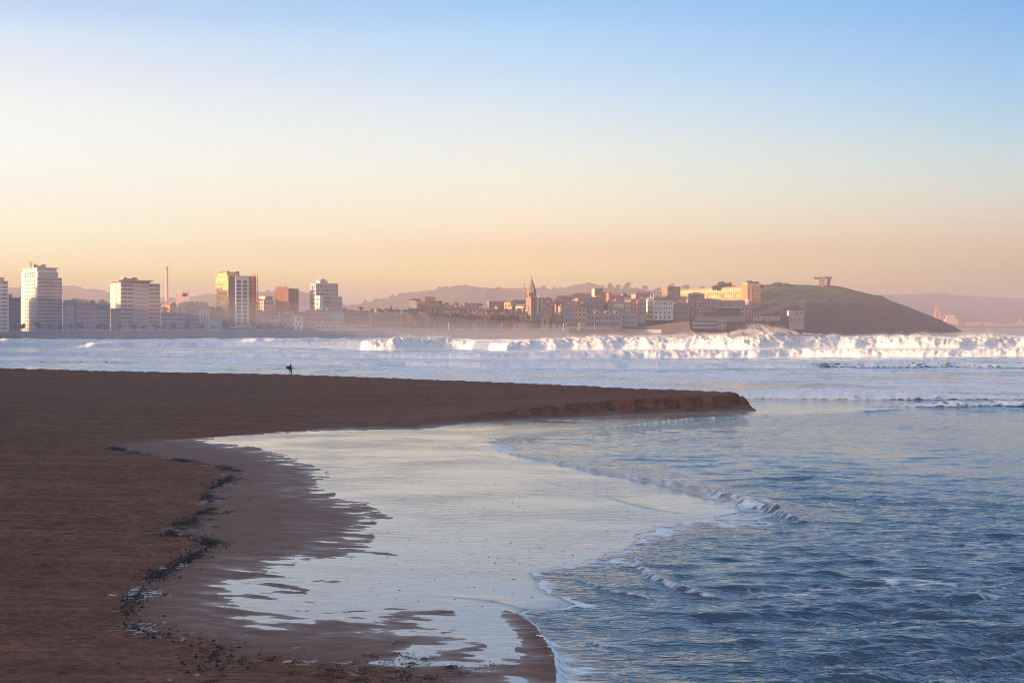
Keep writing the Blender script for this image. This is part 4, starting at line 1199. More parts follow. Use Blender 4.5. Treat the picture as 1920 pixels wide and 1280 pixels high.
    def lattice(nm, p, q, w):
        vv, ff = [], []
        p, q = Vector(p), Vector(q); d = (q - p); L = d.length; d.normalize()
        u = Vector((0, 1, 0)); w2 = d.cross(u).normalized()
        cs = [u * w + w2 * w, u * w - w2 * w, -u * w - w2 * w, -u * w + w2 * w]

        def br(a, b2, r):
            a, b2 = Vector(a), Vector(b2); e = (b2 - a).normalized(); f1 = e.orthogonal().normalized() * r; f2 = e.cross(f1); i = len(vv)
            for o_ in (a, b2):
                for s1, s2 in ((1, 1), (-1, 1), (-1, -1), (1, -1)): vv.append(tuple(o_ + f1 * s1 + f2 * s2))
            for k in range(4): ff.append((i + k, i + (k + 1) % 4, i + 4 + (k + 1) % 4, i + 4 + k))
        for c in cs: br(p + c, q + c, .16)
        n = int(L / (2.4 * w))
        for k in range(n):
            a, b2 = p + d * (L * k / n), p + d * (L * (k + 1) / n)
            for j in range(4): br(a + cs[j], b2 + cs[(j + 1) % 4], .09)
        return mesh_obj(nm, vv, ff, cm, o)
    lattice('mast', (0, 0, 0), (0, 0, Zk(542)), .55); lattice('cat_head', (0, 0, Zk(542)), (0, 0, Zk(531)), .3)
    lattice('jib', (3, 0, Zk(541.2)), ((923 - 983.5) * pk, 0, Zk(542)), .35); box_mesh('counterweight', 3.2, 4.6, -.6, .6, Zk(545), Zk(541.5), M['concrete'], o)
    for x2 in (-25, -55):
        p, q = Vector((0, 0, Zk(531.2))), Vector((x2 * pk, 0, Zk(541.2)))
        v = [tuple(p), tuple(p + Vector((0, .14, 0))), tuple(p + Vector((0, .07, .14))), tuple(q), tuple(q + Vector((0, .14, 0))), tuple(q + Vector((0, .07, .14)))]
        mesh_obj('stay', v, [(0, 1, 4, 3), (1, 2, 5, 4), (2, 0, 3, 5)], cm, o)

    # --- old quarter climbing the hill right of the church
    b = Bld('town_house', 'tan house with many small windows directly right of the church tower', 1008.5, 1008.5, 1036, 559, 604, 40, TN); b.wall.data.materials[0] = plain('old_tan', (.36, .27, .22)); b.windows(6, 4, [g2, bl], z=(.3, .95), w=.4); b.roof('hip', 2.5, TI)
    b = Bld('town_house', 'mauve house under a wide tiled roof above the church nave', 1036.3, 1036.3, 1062, 566, 604, 60, MA); b.roof('hip', 11, TI); b.windows(5, 3, g2, z=(.3, .9))
    b = Bld('town_house', 'grey house with a long tiled roof and a pale yellow gable right of the church', 1055, 1055, 1084, 576, 616, 12, GR); b.roof('gable', 6, TI); b.windows(7, 4, g2, w=.5, h=.35)
    b = Bld('town_house', 'pale yellow gabled house front with dark paired windows', 1083, 1083, 1099, 576, 616, 8, plain('faded_yellow', (.44, .37, .28))); b.roof('gable', 6.5, TI, axis='y'); b.windows(2, 3, g2, z=(.3, .98), w=.4)
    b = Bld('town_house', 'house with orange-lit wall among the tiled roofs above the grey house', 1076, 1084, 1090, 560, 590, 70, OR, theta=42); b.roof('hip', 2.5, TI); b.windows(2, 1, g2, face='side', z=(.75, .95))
    b = Bld('town_house', 'ridge-top house with a low tan gable left of the sunlit slab', 1047, 1047, 1076, 557, 590, 110, TN); b.wall.data.materials[0] = M['stone']; b.roof('gable', 4, TI)
    b = Bld('town_house', 'long tiled roof on the skyline left of the sunlit slab', 1072, 1072, 1112, 553, 590, 140, MA); b.roof('hip', 4.5, TI); b.windows(7, 1, M['pale'], z=(.85, .97), w=.5)
    b = Bld('town_house', 'house with a white front and blue blinds beside the yellow gable', 1062, 1062, 1084, 565, 590, 40, M['bluewhite']); b.roof('shed', 2, GR)
    b = Bld('apartment_block', 'brown block with a brilliantly lit white end wall on the skyline', 1109.5, 1115, 1131, 541, 580, 110, BR, theta=36)
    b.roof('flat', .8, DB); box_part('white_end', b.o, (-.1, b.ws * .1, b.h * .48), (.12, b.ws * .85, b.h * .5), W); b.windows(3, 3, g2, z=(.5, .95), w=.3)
    b = Bld('town_house', 'brown house with pale windows below the sunlit slab', 1098, 1098, 1130, 558, 600, 50, BR); b.windows(6, 4, [g2, bl, g2], z=(.4, .95), w=.35, h=.5); b.roof('hip', 2, TI)
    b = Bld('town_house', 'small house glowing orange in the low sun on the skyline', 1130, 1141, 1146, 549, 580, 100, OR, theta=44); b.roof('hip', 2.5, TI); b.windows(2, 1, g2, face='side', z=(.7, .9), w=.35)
    b = Bld('town_house', 'tiled hip-roofed house right of the orange glowing one', 1138, 1138, 1170, 556, 592, 110, MA); b.roof('hip', 6, TI)
    b = Bld('town_house', 'grey-green house with a wide low roof and salmon dormer', 1128, 1140, 1170, 570, 606, 40, plain('grey_green', (.27, .26, .23)), theta=15); b.roof('hip', 7, TI); b.windows(5, 3, g2, z=(.4, .95), w=.35); b.chimney(.35, 6, PK, y=.3, w=2.2, base=2)
    b = Bld('bath_house', 'long building with three white-trimmed arched dormers below the old quarter', 1097, 1097, 1166, 588, 618, 4, MA); b.ledge(.97, W, .8, .5)
    for a in (.32, .60, .86):
        q = box_part('dormer', b.o, (b.wf * a - 2.2, -.3, b.h + .01), (4.4, 3, 2.6), W); box_part('window', b.o, (b.wf * a - 1.2, -.42, b.h - .4), (2.4, .12, 2.4), g)
    b.windows(14, 2, g, z=(.2, .9), w=.5); b.roof('hip', 4, TI)
    b = Bld('bath_house', 'bluish low wing joined to the right of the arched dormers', 1166.3, 1166.3, 1196, 587, 618, 3, M['bluewhite']); b.wall.data.materials[0] = plain('dull_blue', (.36, .38, .44)); b.windows(8, 2, g, z=(.3, .9), w=.4); b.roof('shed', 1.5, GR)
    b = Bld('town_house', 'yellow house front with two window rows left of the red house', 1171, 1171, 1183, 562, 600, 40, YE, theta=8); b.wall.data.materials[0] = plain('lemon_render', (.60, .50, .31)); b.windows(3, 2, g2, z=(.5, .92), w=.45, h=.5); b.roof('gable', 5, TI)
    b = Bld('town_house', 'red house with white windows between two yellow ones', 1183.4, 1183.4, 1198, 562, 604, 36, RD, theta=8); b.windows(2, 3, M['white'], z=(.4, .95), w=.32, h=.5); b.roof('hip', 3, TI)
    b = Bld('town_house', 'tall yellow house beside the white mansion', 1198.5, 1198.5, 1210, 562, 606, 34, YE, theta=8); b.wall.data.materials[0] = plain('straw_render', (.52, .43, .28)); b.windows(3, 3, g2, z=(.35, .92), w=.5, h=.55); b.roof('hip', 4, SL)
    b = Bld('town_house', 'hip-roofed house with a yellow sunlit wall on the skyline above the red house', 1183, 1192, 1224, 552, 590, 110, plain('grey_blue', (.30, .30, .33)), theta=35); b.roof('hip', 5, TI)
    b = Bld('mansion', 'white corner mansion with rows of dark windows and sunlit chimneys', 1211.5, 1226, 1262, 562, 600, 30, W, theta=32)
    b.windows(2, 4, g2, face='side', w=.4, h=.55, x=(.15, .95)); b.windows(8, 2, g, w=.42, h=.5, z=(.48, .92)); b.windows(4, 2, g, w=.3, h=.55, z=(.02, .48), x=(.0, .9)); b.ledge(.97, W, .8, .5); b.ledge(.5, W, .5, .3)
    b.roof('mansard', 5, SL)
    for k in range(6): b.chimney(.06 + .16 * k, 5, [OR, W, TI][k % 3], base=4.5, w=1.4)
    b = Bld('apartment_block', 'square brown tower block with a sunlit orange side above the white mansion', 1242, 1251.5, 1276, 538, 590, 90, BR, theta=38); b.wall.data.materials[0] = plain('brown_brick', (.34, .20, .14)); b.roof('flat', 1.0, DB); b.windows(6, 3, [g2, g2, bl], z=(.62, .97), w=.45, h=.5); b.windows(2, 3, g2, face='side', z=(.6, .95), w=.4)
    b = Bld('apartment_block', 'low brown block right of the white mansion', 1262.5, 1262.5, 1292, 570, 606, 34, BR); b.roof('hip', 7, TI); b.windows(6, 3, g2, w=.4)
    b = Bld('apartment_block', 'dark gabled block with white balcony columns below the lit brick school', 1290.5, 1290.5, 1321, 551, 604, 40, DB); b.roof('hip', 3, SL); b.bands(6, M['pale'], h=.12, x=(.0, .16), z=(.3, .92), proud=.8); b.bands(6, M['pale'], h=.12, x=(.82, 1.0), z=(.3, .92), proud=.8); b.windows(4, 6, [g2, g2, bl], x=(.2, .8), z=(.2, .92), w=.35)
    # --- small tiled houses that fill the gaps between and above the front row
    rr = random.Random(21)
    walls = [CR, OC, PK, OR, TN, YE, PL, BR, MA, W]
    fill = [(120, 205, 569, 574, 40), (300, 402, 577, 582, 36), (484, 582, 577, 586, 30), (640, 782, 579, 585, 44), (786, 905, 570, 575, 60), (905, 990, 574, 583, 26),
            (1010, 1105, 560, 572, 84), (1040, 1100, 572, 584, 30), (1098, 1172, 562, 572, 70), (1140, 1215, 551, 557, 150), (1176, 1250, 556, 566, 64), (1262, 1300, 562, 572, 44)]
    for (a0, a1, t0, t1, row) in fill:
        p = a0
        old = a0 > 1000
        while p < a1 - 5:
            w_ = rr.uniform(7, 15); yt = rr.uniform(t0, t1)
            b = Bld('town_house', 'small tile-roofed house crowded among its neighbours in the old quarter' if old else 'small tile-roofed house peeking over the front row of the town', p, p + w_ * rr.uniform(.25, .5), min(p + w_, a1), yt, yt + 30, row + rr.uniform(-8, 8), rr.choice(walls), theta=rr.uniform(34, 46),
                    group='small houses crowded in the old quarter' if old else 'small houses behind the front row')
            b.roof(rr.choice(['hip', 'gable', 'hip']), rr.uniform(2.2, 4.2), rr.choice([TI, TI, TI, SL, DB]), axis=rr.choice('xy'))
            nx = 2 if b.wf < 6 else 3
            b.windows(nx, 2, [g2, g, bl], z=(.68, .96), w=.42, h=.55); b.windows(2, 2, [g2, g], face='side', z=(.68, .96), w=.35, h=.55)
            p += w_ * rr.uniform(.85, 1.15)
    # --- the long brick school on the hill
    b = Bld('school', 'long orange brick school on the hill with two rows of bright windows', 1273, 1392, 1400, 537.5, 562, 0, OC, theta=20, Y=1500)
    b.wall.data.materials[0] = plain('orange_brick', (.50, .25, .11))
    b.windows(28, 1, [bl, bl, M['cream']], face='side', w=.42, h=.72, z=(.60, .93), x=(.02, .99)); b.windows(28, 1, [bl, M['cream'], g2], face='side', w=.38, h=.66, z=(.17, .5), x=(.02, .99))
    b.roof('flat', .7, TI, over=.4)
    b = Bld('school', 'square brick stair tower with a dark shaded front at the right end of the school', 1391, 1401.5, 1426, 532.5, 580, 0, OC, theta=22, Y=1470)
    b.wall.data.materials[0] = plain('brick_tower', (.36, .19, .11)); b.roof('flat', .8, M['pale'], over=.2); b.windows(6, 1, M['pale'], z=(.92, .985), w=.7); b.windows(2, 4, g2, z=(.1, .85), w=.3, h=.35, x=(.3, .98)); box_part('downpipe', b.o, (b.wf * .26, -.3, b.h * .25), (.5, .3, b.h * .7), M['white'])
    b.top('tower_head', 1401.7, 1404, 529, 532.4, OR, y=(.05, .9))
    b = Bld('apartment_block', 'pale colonnaded terrace under the brick school', 1338, 1338, 1393, 562, 578, 0, CO, Y=1440); b.piers(12, M['pale'], w=.1); b.windows(11, 1, g2, w=.6, h=.8, z=(.2, .9))
    b = Bld('apartment_block', 'brown retaining block between the dark gabled block and the terrace', 1312, 1312, 1342, 560, 596, 0, BR, Y=1425); b.windows(4, 3, g2, w=.3)
    Yt = 1430; o = empty('water_tank', P(1401.5, 571.5, Yt)); tag(o, 'small round cream tank lit by the sun below the school tower', 'tank')
    cyl('tank_wall', 2.0, 2.0, 0, 9.5 * Yt / F, W, o, 16); cyl('tank_roof', 2.15, .3, 9.5 * Yt / F + .01, 10.5 * Yt / F, M['pale'], o, 16)
    b = Bld('apartment_block', 'reddish house with stone corners below the round tank', 1390, 1390, 1410, 574, 602, 0, plain('rose_brick', (.36, .21, .18)), Y=1410); b.windows(3, 3, g2, w=.3); b.roof('flat', .6, TI)
    b = Bld('terrace_house', 'low row with white posts on the slope below the green hill', 1406, 1406, 1482, 584.5, 592.5, 0, GR, Y=1430); b.piers(14, M['white'], w=.12); b.windows(12, 1, g, w=.6, h=.7); b.roof('shed', .8, TI)
    b = Bld('pergola', 'white framed pergola on the sea terrace below the green hill', 1413, 1413, 1462, 593, 601, 0, MA, Y=1405, depth=5); b.piers(5, M['white'], w=.2); b.ledge(.96, M['white'], 1.0, .5); b.ledge(.05, M['white'], .8, .5)
    b = Bld('bath_house', 'pink and white stone bath house at the foot of the headland', 1480, 1480, 1508, 582, 618, 0, plain('pale_rose', (.46, .36, .34)), Y=1410); b.ledge(.98, M['pale'], .8, .5); b.ledge(.7, M['pale'], .5, .4); b.windows(3, 1, g, z=(.72, .95), w=.4); b.windows(4, 1, g, z=(.35, .65), w=.3); box_part('white_hut', b.o, (-2, -1.5, b.h * .72), (b.wf * .3, 3, b.h * .27), M['bluewhite'])
    b = Bld('yacht_club', 'white yacht club with stacked deck bands and a red roof at the water', 1298, 1298, 1346, 601, 626, 0, MA, Y=1345); b.bands(3, M['bluewhite'], h=.55, z=(.1, .99), proud=1.5, name='deck_band'); b.windows(9, 3, g, w=.7, h=.4, z=(.25, 1.05)); b.roof('hip', 3.5, TI)
    b = Bld('yacht_club', 'cream cube with square windows joined to the white deck bands', 1346.3, 1346.3, 1361, 599, 626, 0, CR, Y=1343, depth=12); b.wall.data.materials[0] = plain('dull_cream', (.44, .36, .31)); b.windows(2, 2, g2, w=.55, h=.5, z=(.2, .95)); b.ledge(.98, M['pale'], .7, .4)
    b = Bld('sea_terrace', 'long pale terrace wall with railing above the yacht club', 1305, 1305, 1398, 592.5, 603, 0, TN, Y=1375, cat='terrace'); b.wall.data.materials[0] = plain('terrace_stone', (.36, .28, .24)); b.ledge(.97, M['pale'], .8, .4)
# ------------------------------------------------------------------ land, walls, trees, headland
WALL_LINE = [(-58, -80), (-70, 40), (-95, 150), (-128, 280), (-172, 420), (-246, 600), (-322, 800), (-372, 950), (-355, 990), (-150, 1095), (48, 1203)]


def build_ground(M):
    back = [(300, 2600), (-3000, 2600), (-3000, -100), (-58, -100)]
    pts = WALL_LINE + [(230, 1330)] + back
    # terrace of the town: one level sheet behind the sea wall
    v = [(x, y, 3.8) for x, y in pts] + [(x, y, -3.0) for x, y in pts]
    n = len(pts)
    f = [tuple(range(n))[::-1]]
    me = bpy.data.meshes.new('ground'); bm = bmesh.new()
    vs = [bm.verts.new(p) for p in v[:n]]
    es = [bm.edges.new((vs[i], vs[(i + 1) % n])) for i in range(n)]
    bmesh.ops.triangle_fill(bm, use_beauty=True, edges=es)
    bmesh.ops.recalc_face_normals(bm, faces=bm.faces)
    for fc in bm.faces:
        if fc.normal.z < 0: fc.normal_flip()
    bm.to_mesh(me); bm.free()
    me.materials.append(plain('paving', (.25, .23, .22), scale=.2))
    o = bpy.data.objects.new('ground', me); COL.objects.link(o); o['kind'] = 'structure'
    o['label'] = 'paved promenade level of the town'
    # sea wall
    o = empty('sea_wall', (0, 0, 0)); tag(o, 'long dark stone sea wall below the town front behind the surf', 'sea wall')
    line = WALL_LINE
    vv, ff = [], []
    pv, pf = [], []
    for i, (x, y) in enumerate(line):
        a = line[max(i - 1, 0)]; b = line[min(i + 1, len(line) - 1)]
        d = Vector((b[0] - a[0], b[1] - a[1])).normalized(); nrm = Vector((d.y, -d.x))     # towards the bay
        for (off, z) in ((1.6, -2.5), (0.35, 3.6), (-0.6, 3.6), (-0.6, -2.5)): vv.append((x + nrm.x * off, y + nrm.y * off, z))
        for (off, z) in ((0.6, 3.61), (0.6, 4.0), (-0.75, 4.0), (-0.75, 3.61)): pv.append((x + nrm.x * off, y + nrm.y * off, z))
    for i in range(len(line) - 1):
        for k in range(4):
            q = (4 * i + k, 4 * i + (k + 1) % 4, 4 * i + 4 + (k + 1) % 4, 4 * i + 4 + k)
            ff.append(q); pf.append(q)
    ff += [(0, 1, 2, 3), tuple(4 * (len(line) - 1) + k for k in (3, 2, 1, 0))]
    pf += ff[-2:]
    mesh_obj('masonry', vv, ff, M['wallstone'], o); mesh_obj('coping', pv, pf, M['concrete'], o)
    # railing
    rv, rf = [], []

    def bar(p, q, r):
        p, q = Vector(p), Vector(q); e = (q - p).normalized(); u = e.orthogonal().normalized() * r; w = e.cross(u); i = len(rv)
        for o_ in (p, q):
            for s1, s2 in ((1, 1), (-1, 1), (-1, -1), (1, -1)): rv.append(tuple(o_ + u * s1 + w * s2))
        for k in range(4): rf.append((i + k, i + (k + 1) % 4, i + 4 + (k + 1) % 4, i + 4 + k))
    for i in range(7, len(line) - 1):
        a, b = Vector((*line[i], 0)), Vector((*line[i + 1], 0)); L = (b - a).length
        for z in (4.5, 5.0): bar(a + Vector((0, .3, z)), b + Vector((0, .3, z)), .05)
        for k in range(int(L / 3)):
            p = a + (b - a) * (k * 3 / L) + Vector((0, .3, 0)); bar(p + Vector((0, 0, 4)), p + Vector((0, 0, 5.05)), .06)
    mesh_obj('railing', rv, rf, plain('railing_paint', (.62, .62, .62), scale=2), o)


def height_sheet(name, x0, x1, nx, y0, y1, ny, fn, mat, label, smooth=True):
    xs = np.linspace(x0, x1, nx); ys = np.linspace(y0, y1, ny)
    X, Y = np.meshgrid(xs, ys)
    Z = fn(X, Y)
    o = grid_mesh(name, X, Y, Z, mat)
    o['kind'] = 'structure'; o['label'] = label
    if not smooth: o.data.polygons.foreach_set('use_smooth', np.zeros(len(o.data.polygons), dtype=bool))
    return o


def hill_mat(name, c0, c1, sc=0.02):
    m, nt, b = new_mat(name)
    v = mapping(nt)
    n = noise_n(nt, v, sc, 6, 0.65)
    nt.links.new(mixc(nt, ramp(nt, n, [(.4, 0), (.6, 1)]), c0, c1), b.inputs['Base Color'])
    b.inputs['Roughness'].default_value = .95; b.inputs['Specular IOR Level'].default_value = .1
    return m


def ridge_fn(pts, D, front, back, bumps, seed, base=2.0):
    xs = [(p[0] - 960) * D / F for p in pts]; zs = [HCAM + (HOR - p[1]) * D / F for p in pts]

    def fn(X, Y):
        zc = np.interp(X, xs, zs)
        yr = D + 90 * fbm(X / 420, X * 0, 2, seed)
        t = np.where(Y < yr, 1 - (yr - Y) / front, 1 - (Y - yr) / back)
        p = np.clip(t, 0, 1); p = p * p * (3 - 2 * p)
        z = base + (zc - base) * p
        z = z + p * (7 * fbm(X / 130, Y / 130, 3, seed + 1)) * (p < .985)
        tr = np.maximum(perlin(X / 17, Y / 17, seed + 2), 0) + .6 * np.maximum(perlin(X / 8, Y / 8, seed + 3), 0)
        tm = sstep(-.1, .3, fbm(X / 110, Y / 110, 2, seed + 4))
        return np.where(p > 0, z + bumps * tr * tm * p, -12)
    return fn


def build_hills():
    m = hill_mat('wooded_hill', (.045, .05, .032), (.085, .085, .05), .012)
    ridge = [(-900, 552), (-300, 548), (0, 542), (40, 539), (118, 536), (150, 540), (165, 546), (178, 542), (205, 551), (300, 562), (350, 559), (375, 555), (405, 553), (440, 552), (480, 548),
             (515, 548), (545, 543), (580, 550), (640, 573), (690, 570), (725, 561), (760, 552), (800, 546), (835, 541), (880, 537), (920, 540), (960, 546), (1010, 545), (1048, 543), (1075, 536), (1108, 531), (1130, 540), (1170, 545), (1240, 549), (1300, 556), (1420, 570), (1500, 600), (1560, 625)]
    height_sheet('hills', -2800, 2400, 900, 3300, 5000, 46, ridge_fn(ridge, 4300, 950, 650, 16.0, 301), m, 'hazy wooded hills behind the town')
    near = [(1085, 610), (1110, 552), (1130, 541), (1160, 541.5), (1190, 542), (1215, 545), (1240, 548), (1270, 547), (1300, 548), (1335, 551), (1380, 556), (1450, 580), (1500, 612)]
    height_sheet('hills', 60, 900, 260, 3150, 4100, 40, ridge_fn(near, 3540, 360, 500, 7.0, 331), m, 'nearer wooded rise behind the old quarter')
    unused = [(400, 612), (620, 600), (700, 582), (800, 562), (900, 556), (1000, 552), (1060, 551), (1110, 545), (1180, 548), (1260, 549), (1330, 552), (1450, 575), (1560, 612)]
    far = [(1400, 590), (1560, 562), (1650, 553), (1700, 551.5), (1730, 551), (1745, 549), (1765, 549.5), (1785, 552), (1840, 557), (1870, 558.5), (1900, 559), (1960, 560), (2200, 566), (3000, 590)]
    height_sheet('hills', 700, 4600, 420, 5000, 6600, 40, ridge_fn(far, 5700, 650, 800, 5.0, 351, -2), hill_mat('cape_slope', (.022, .022, .024), (.04, .036, .036), .01), 'long low cape in the haze across the water on the right')


def coast_Y(px):
    return np.interp(px, [960, 1070, 1180, 1300, 1500, 1650, 1760, 1795], [1200, 1212, 1268, 1338, 1440, 1515, 1575, 1602])


SKYLINE = [(860, 616), (940, 606), (1000, 592), (1100, 574), (1200, 563), (1273, 555), (1340, 549), (1400, 541), (1426, 535.5), (1440, 533), (1452, 532.6), (1492, 533.5), (1530, 534.5), (1560, 535.2), (1575, 537), (1590, 540.5), (1610, 546), (1635, 552),
           (1652, 553.5), (1670, 563.5), (1700, 574), (1740, 590.5), (1762, 600.5), (1780, 610.5), (1789, 619), (1796, 626)]


def head_fn(X, Y):
    pc = 960 + X / 1640 * F
    zc = np.interp(pc, [p[0] for p in SKYLINE], [HCAM + (HOR - p[1]) * 1640 / F for p in SKYLINE])
    zc = zc + 0.5 * fbm(X / 9, Y / 9, 2, 401)
    px = 960 + X / np.maximum(Y, 1) * F
    yc = coast_Y(np.clip(px, 960, 1795))
    yc = yc + 9 * fbm(X / 26, Y / 60, 3, 403) * sstep(1400, 1500, px)
    t = (Y - yc) / np.maximum(1640 - yc, 8)
    tt = np.clip(t, 0, 1)
    cliff = sstep(1400, 1520, px)
    prof = tt ** 0.55
    steep = np.clip(0.50 * sstep(0, .16, tt) + 0.5 * tt, 0, 1)
    prof = prof * (1 - cliff) + steep * cliff
    z = zc * prof
    rough = cliff * 3.6 * fbm(X / 13, Y / 13, 4, 405) * sstep(1.0, .3, tt) * sstep(0, .05, tt) * np.clip(zc / 20, 0, 1)
    z = z + rough + 1.2 * fbm(X / 30, Y / 30, 3, 406) * sstep(1, .6, tt) * np.clip(zc / 20, 0, 1)
    # mound beside the summit
    bx = (1465 - 960) * 1630 / F
    back = np.clip((Y - 1640) / 260, 0, 1)
    z = np.where(t <= 0, -3.0 + 0 * z, z)
    z = np.where(Y > 1640, zc * (1 - back ** 2) - 6 * back, z)
    return np.minimum(z, np.where(pc > 1789, 6 - (pc - 1789), 999))


def build_headland(M):
    m, nt, b = new_mat('headland_slope')
    v = mapping(nt)
    geo = nt.nodes.new('ShaderNodeNewGeometry'); sp = nt.nodes.new('ShaderNodeSeparateXYZ'); nt.links.new(geo.outputs['Position'], sp.inputs[0])
    sn = nt.nodes.new('ShaderNodeSeparateXYZ'); nt.links.new(geo.outputs['True Normal'], sn.inputs[0])
    n1 = noise_n(nt, v, .035, 5, .6); n2 = noise_n(nt, v, .25, 5, .65)
    grass = mixc(nt, ramp(nt, n2, [(.35, 0), (.65, 1)]), (.040, .064, .022), (.070, .100, .036))
    rock = mixc(nt, ramp(nt, n2, [(.38, 0), (.62, 1)]), (.038, .033, .035), (.076, .064, .062))
    up = math_n(nt, 'ADD', math_n(nt, 'MULTIPLY_ADD', sp.outputs[2], 1 / 12.0, -26.0 / 12), math_n(nt, 'MULTIPLY_ADD', n1, 3.2, -1.6), clamp=True)
    flat = math_n(nt, 'MULTIPLY_ADD', sn.outputs[2], 8.0, -6.6, clamp=True)
    nt.links.new(mixc(nt, math_n(nt, 'MULTIPLY', up, flat), rock, grass), b.inputs['Base Color'])
    b.inputs['Roughness'].default_value = .95; b.inputs['Specular IOR Level'].default_value = .1
    o = height_sheet('headland', -60, 545, 560, 1195, 1920, 330, head_fn, m, 'green-topped rocky headland ending in a low point at the sea')
    # loose rocks along the foot
    # sloping bank and low walls between the old town and the yacht club
    def prism(name, label, cat, pts, Y0, dY, mat, dz=0):
        v = [P(a, bb, Y0) for a, bb in pts] + [P(a, bb, Y0) for a, bb in pts]
        n = len(pts)
        v = [Vector(p) for p in v]
        for k in range(n, 2 * n): v[k] = v[k] + Vector((0, dY, dz))
        f = [tuple(range(n)), tuple(range(n, 2 * n))[::-1]] + [(k, n + k, n + (k + 1) % n, (k + 1) % n) for k in range(n)]
        o = mesh_obj(name, v, f, mat); tag(o, label, cat)
        return o
    prism('embankment', 'grey sloping bank rising right towards the yacht club', 'embankment', [(1150, 624), (1150, 611.5), (1210, 612), (1250, 607), (1292, 602), (1296, 626)], 1262, 30, M['bank'], 0)
    prism('harbour_wall', 'low pale wall at the waterline in front of the grey bank', 'wall', [(1168, 625), (1168, 617.5), (1240, 617.5), (1240, 625)], 1252, 3, M['bluewhite'])
    prism('slipway', 'dark stepped slipway between church wall and pale harbour wall', 'slipway', [(1066, 630), (1068, 619), (1112, 617), (1166, 621), (1168, 630)], 1240, 30, M['wallstone'])


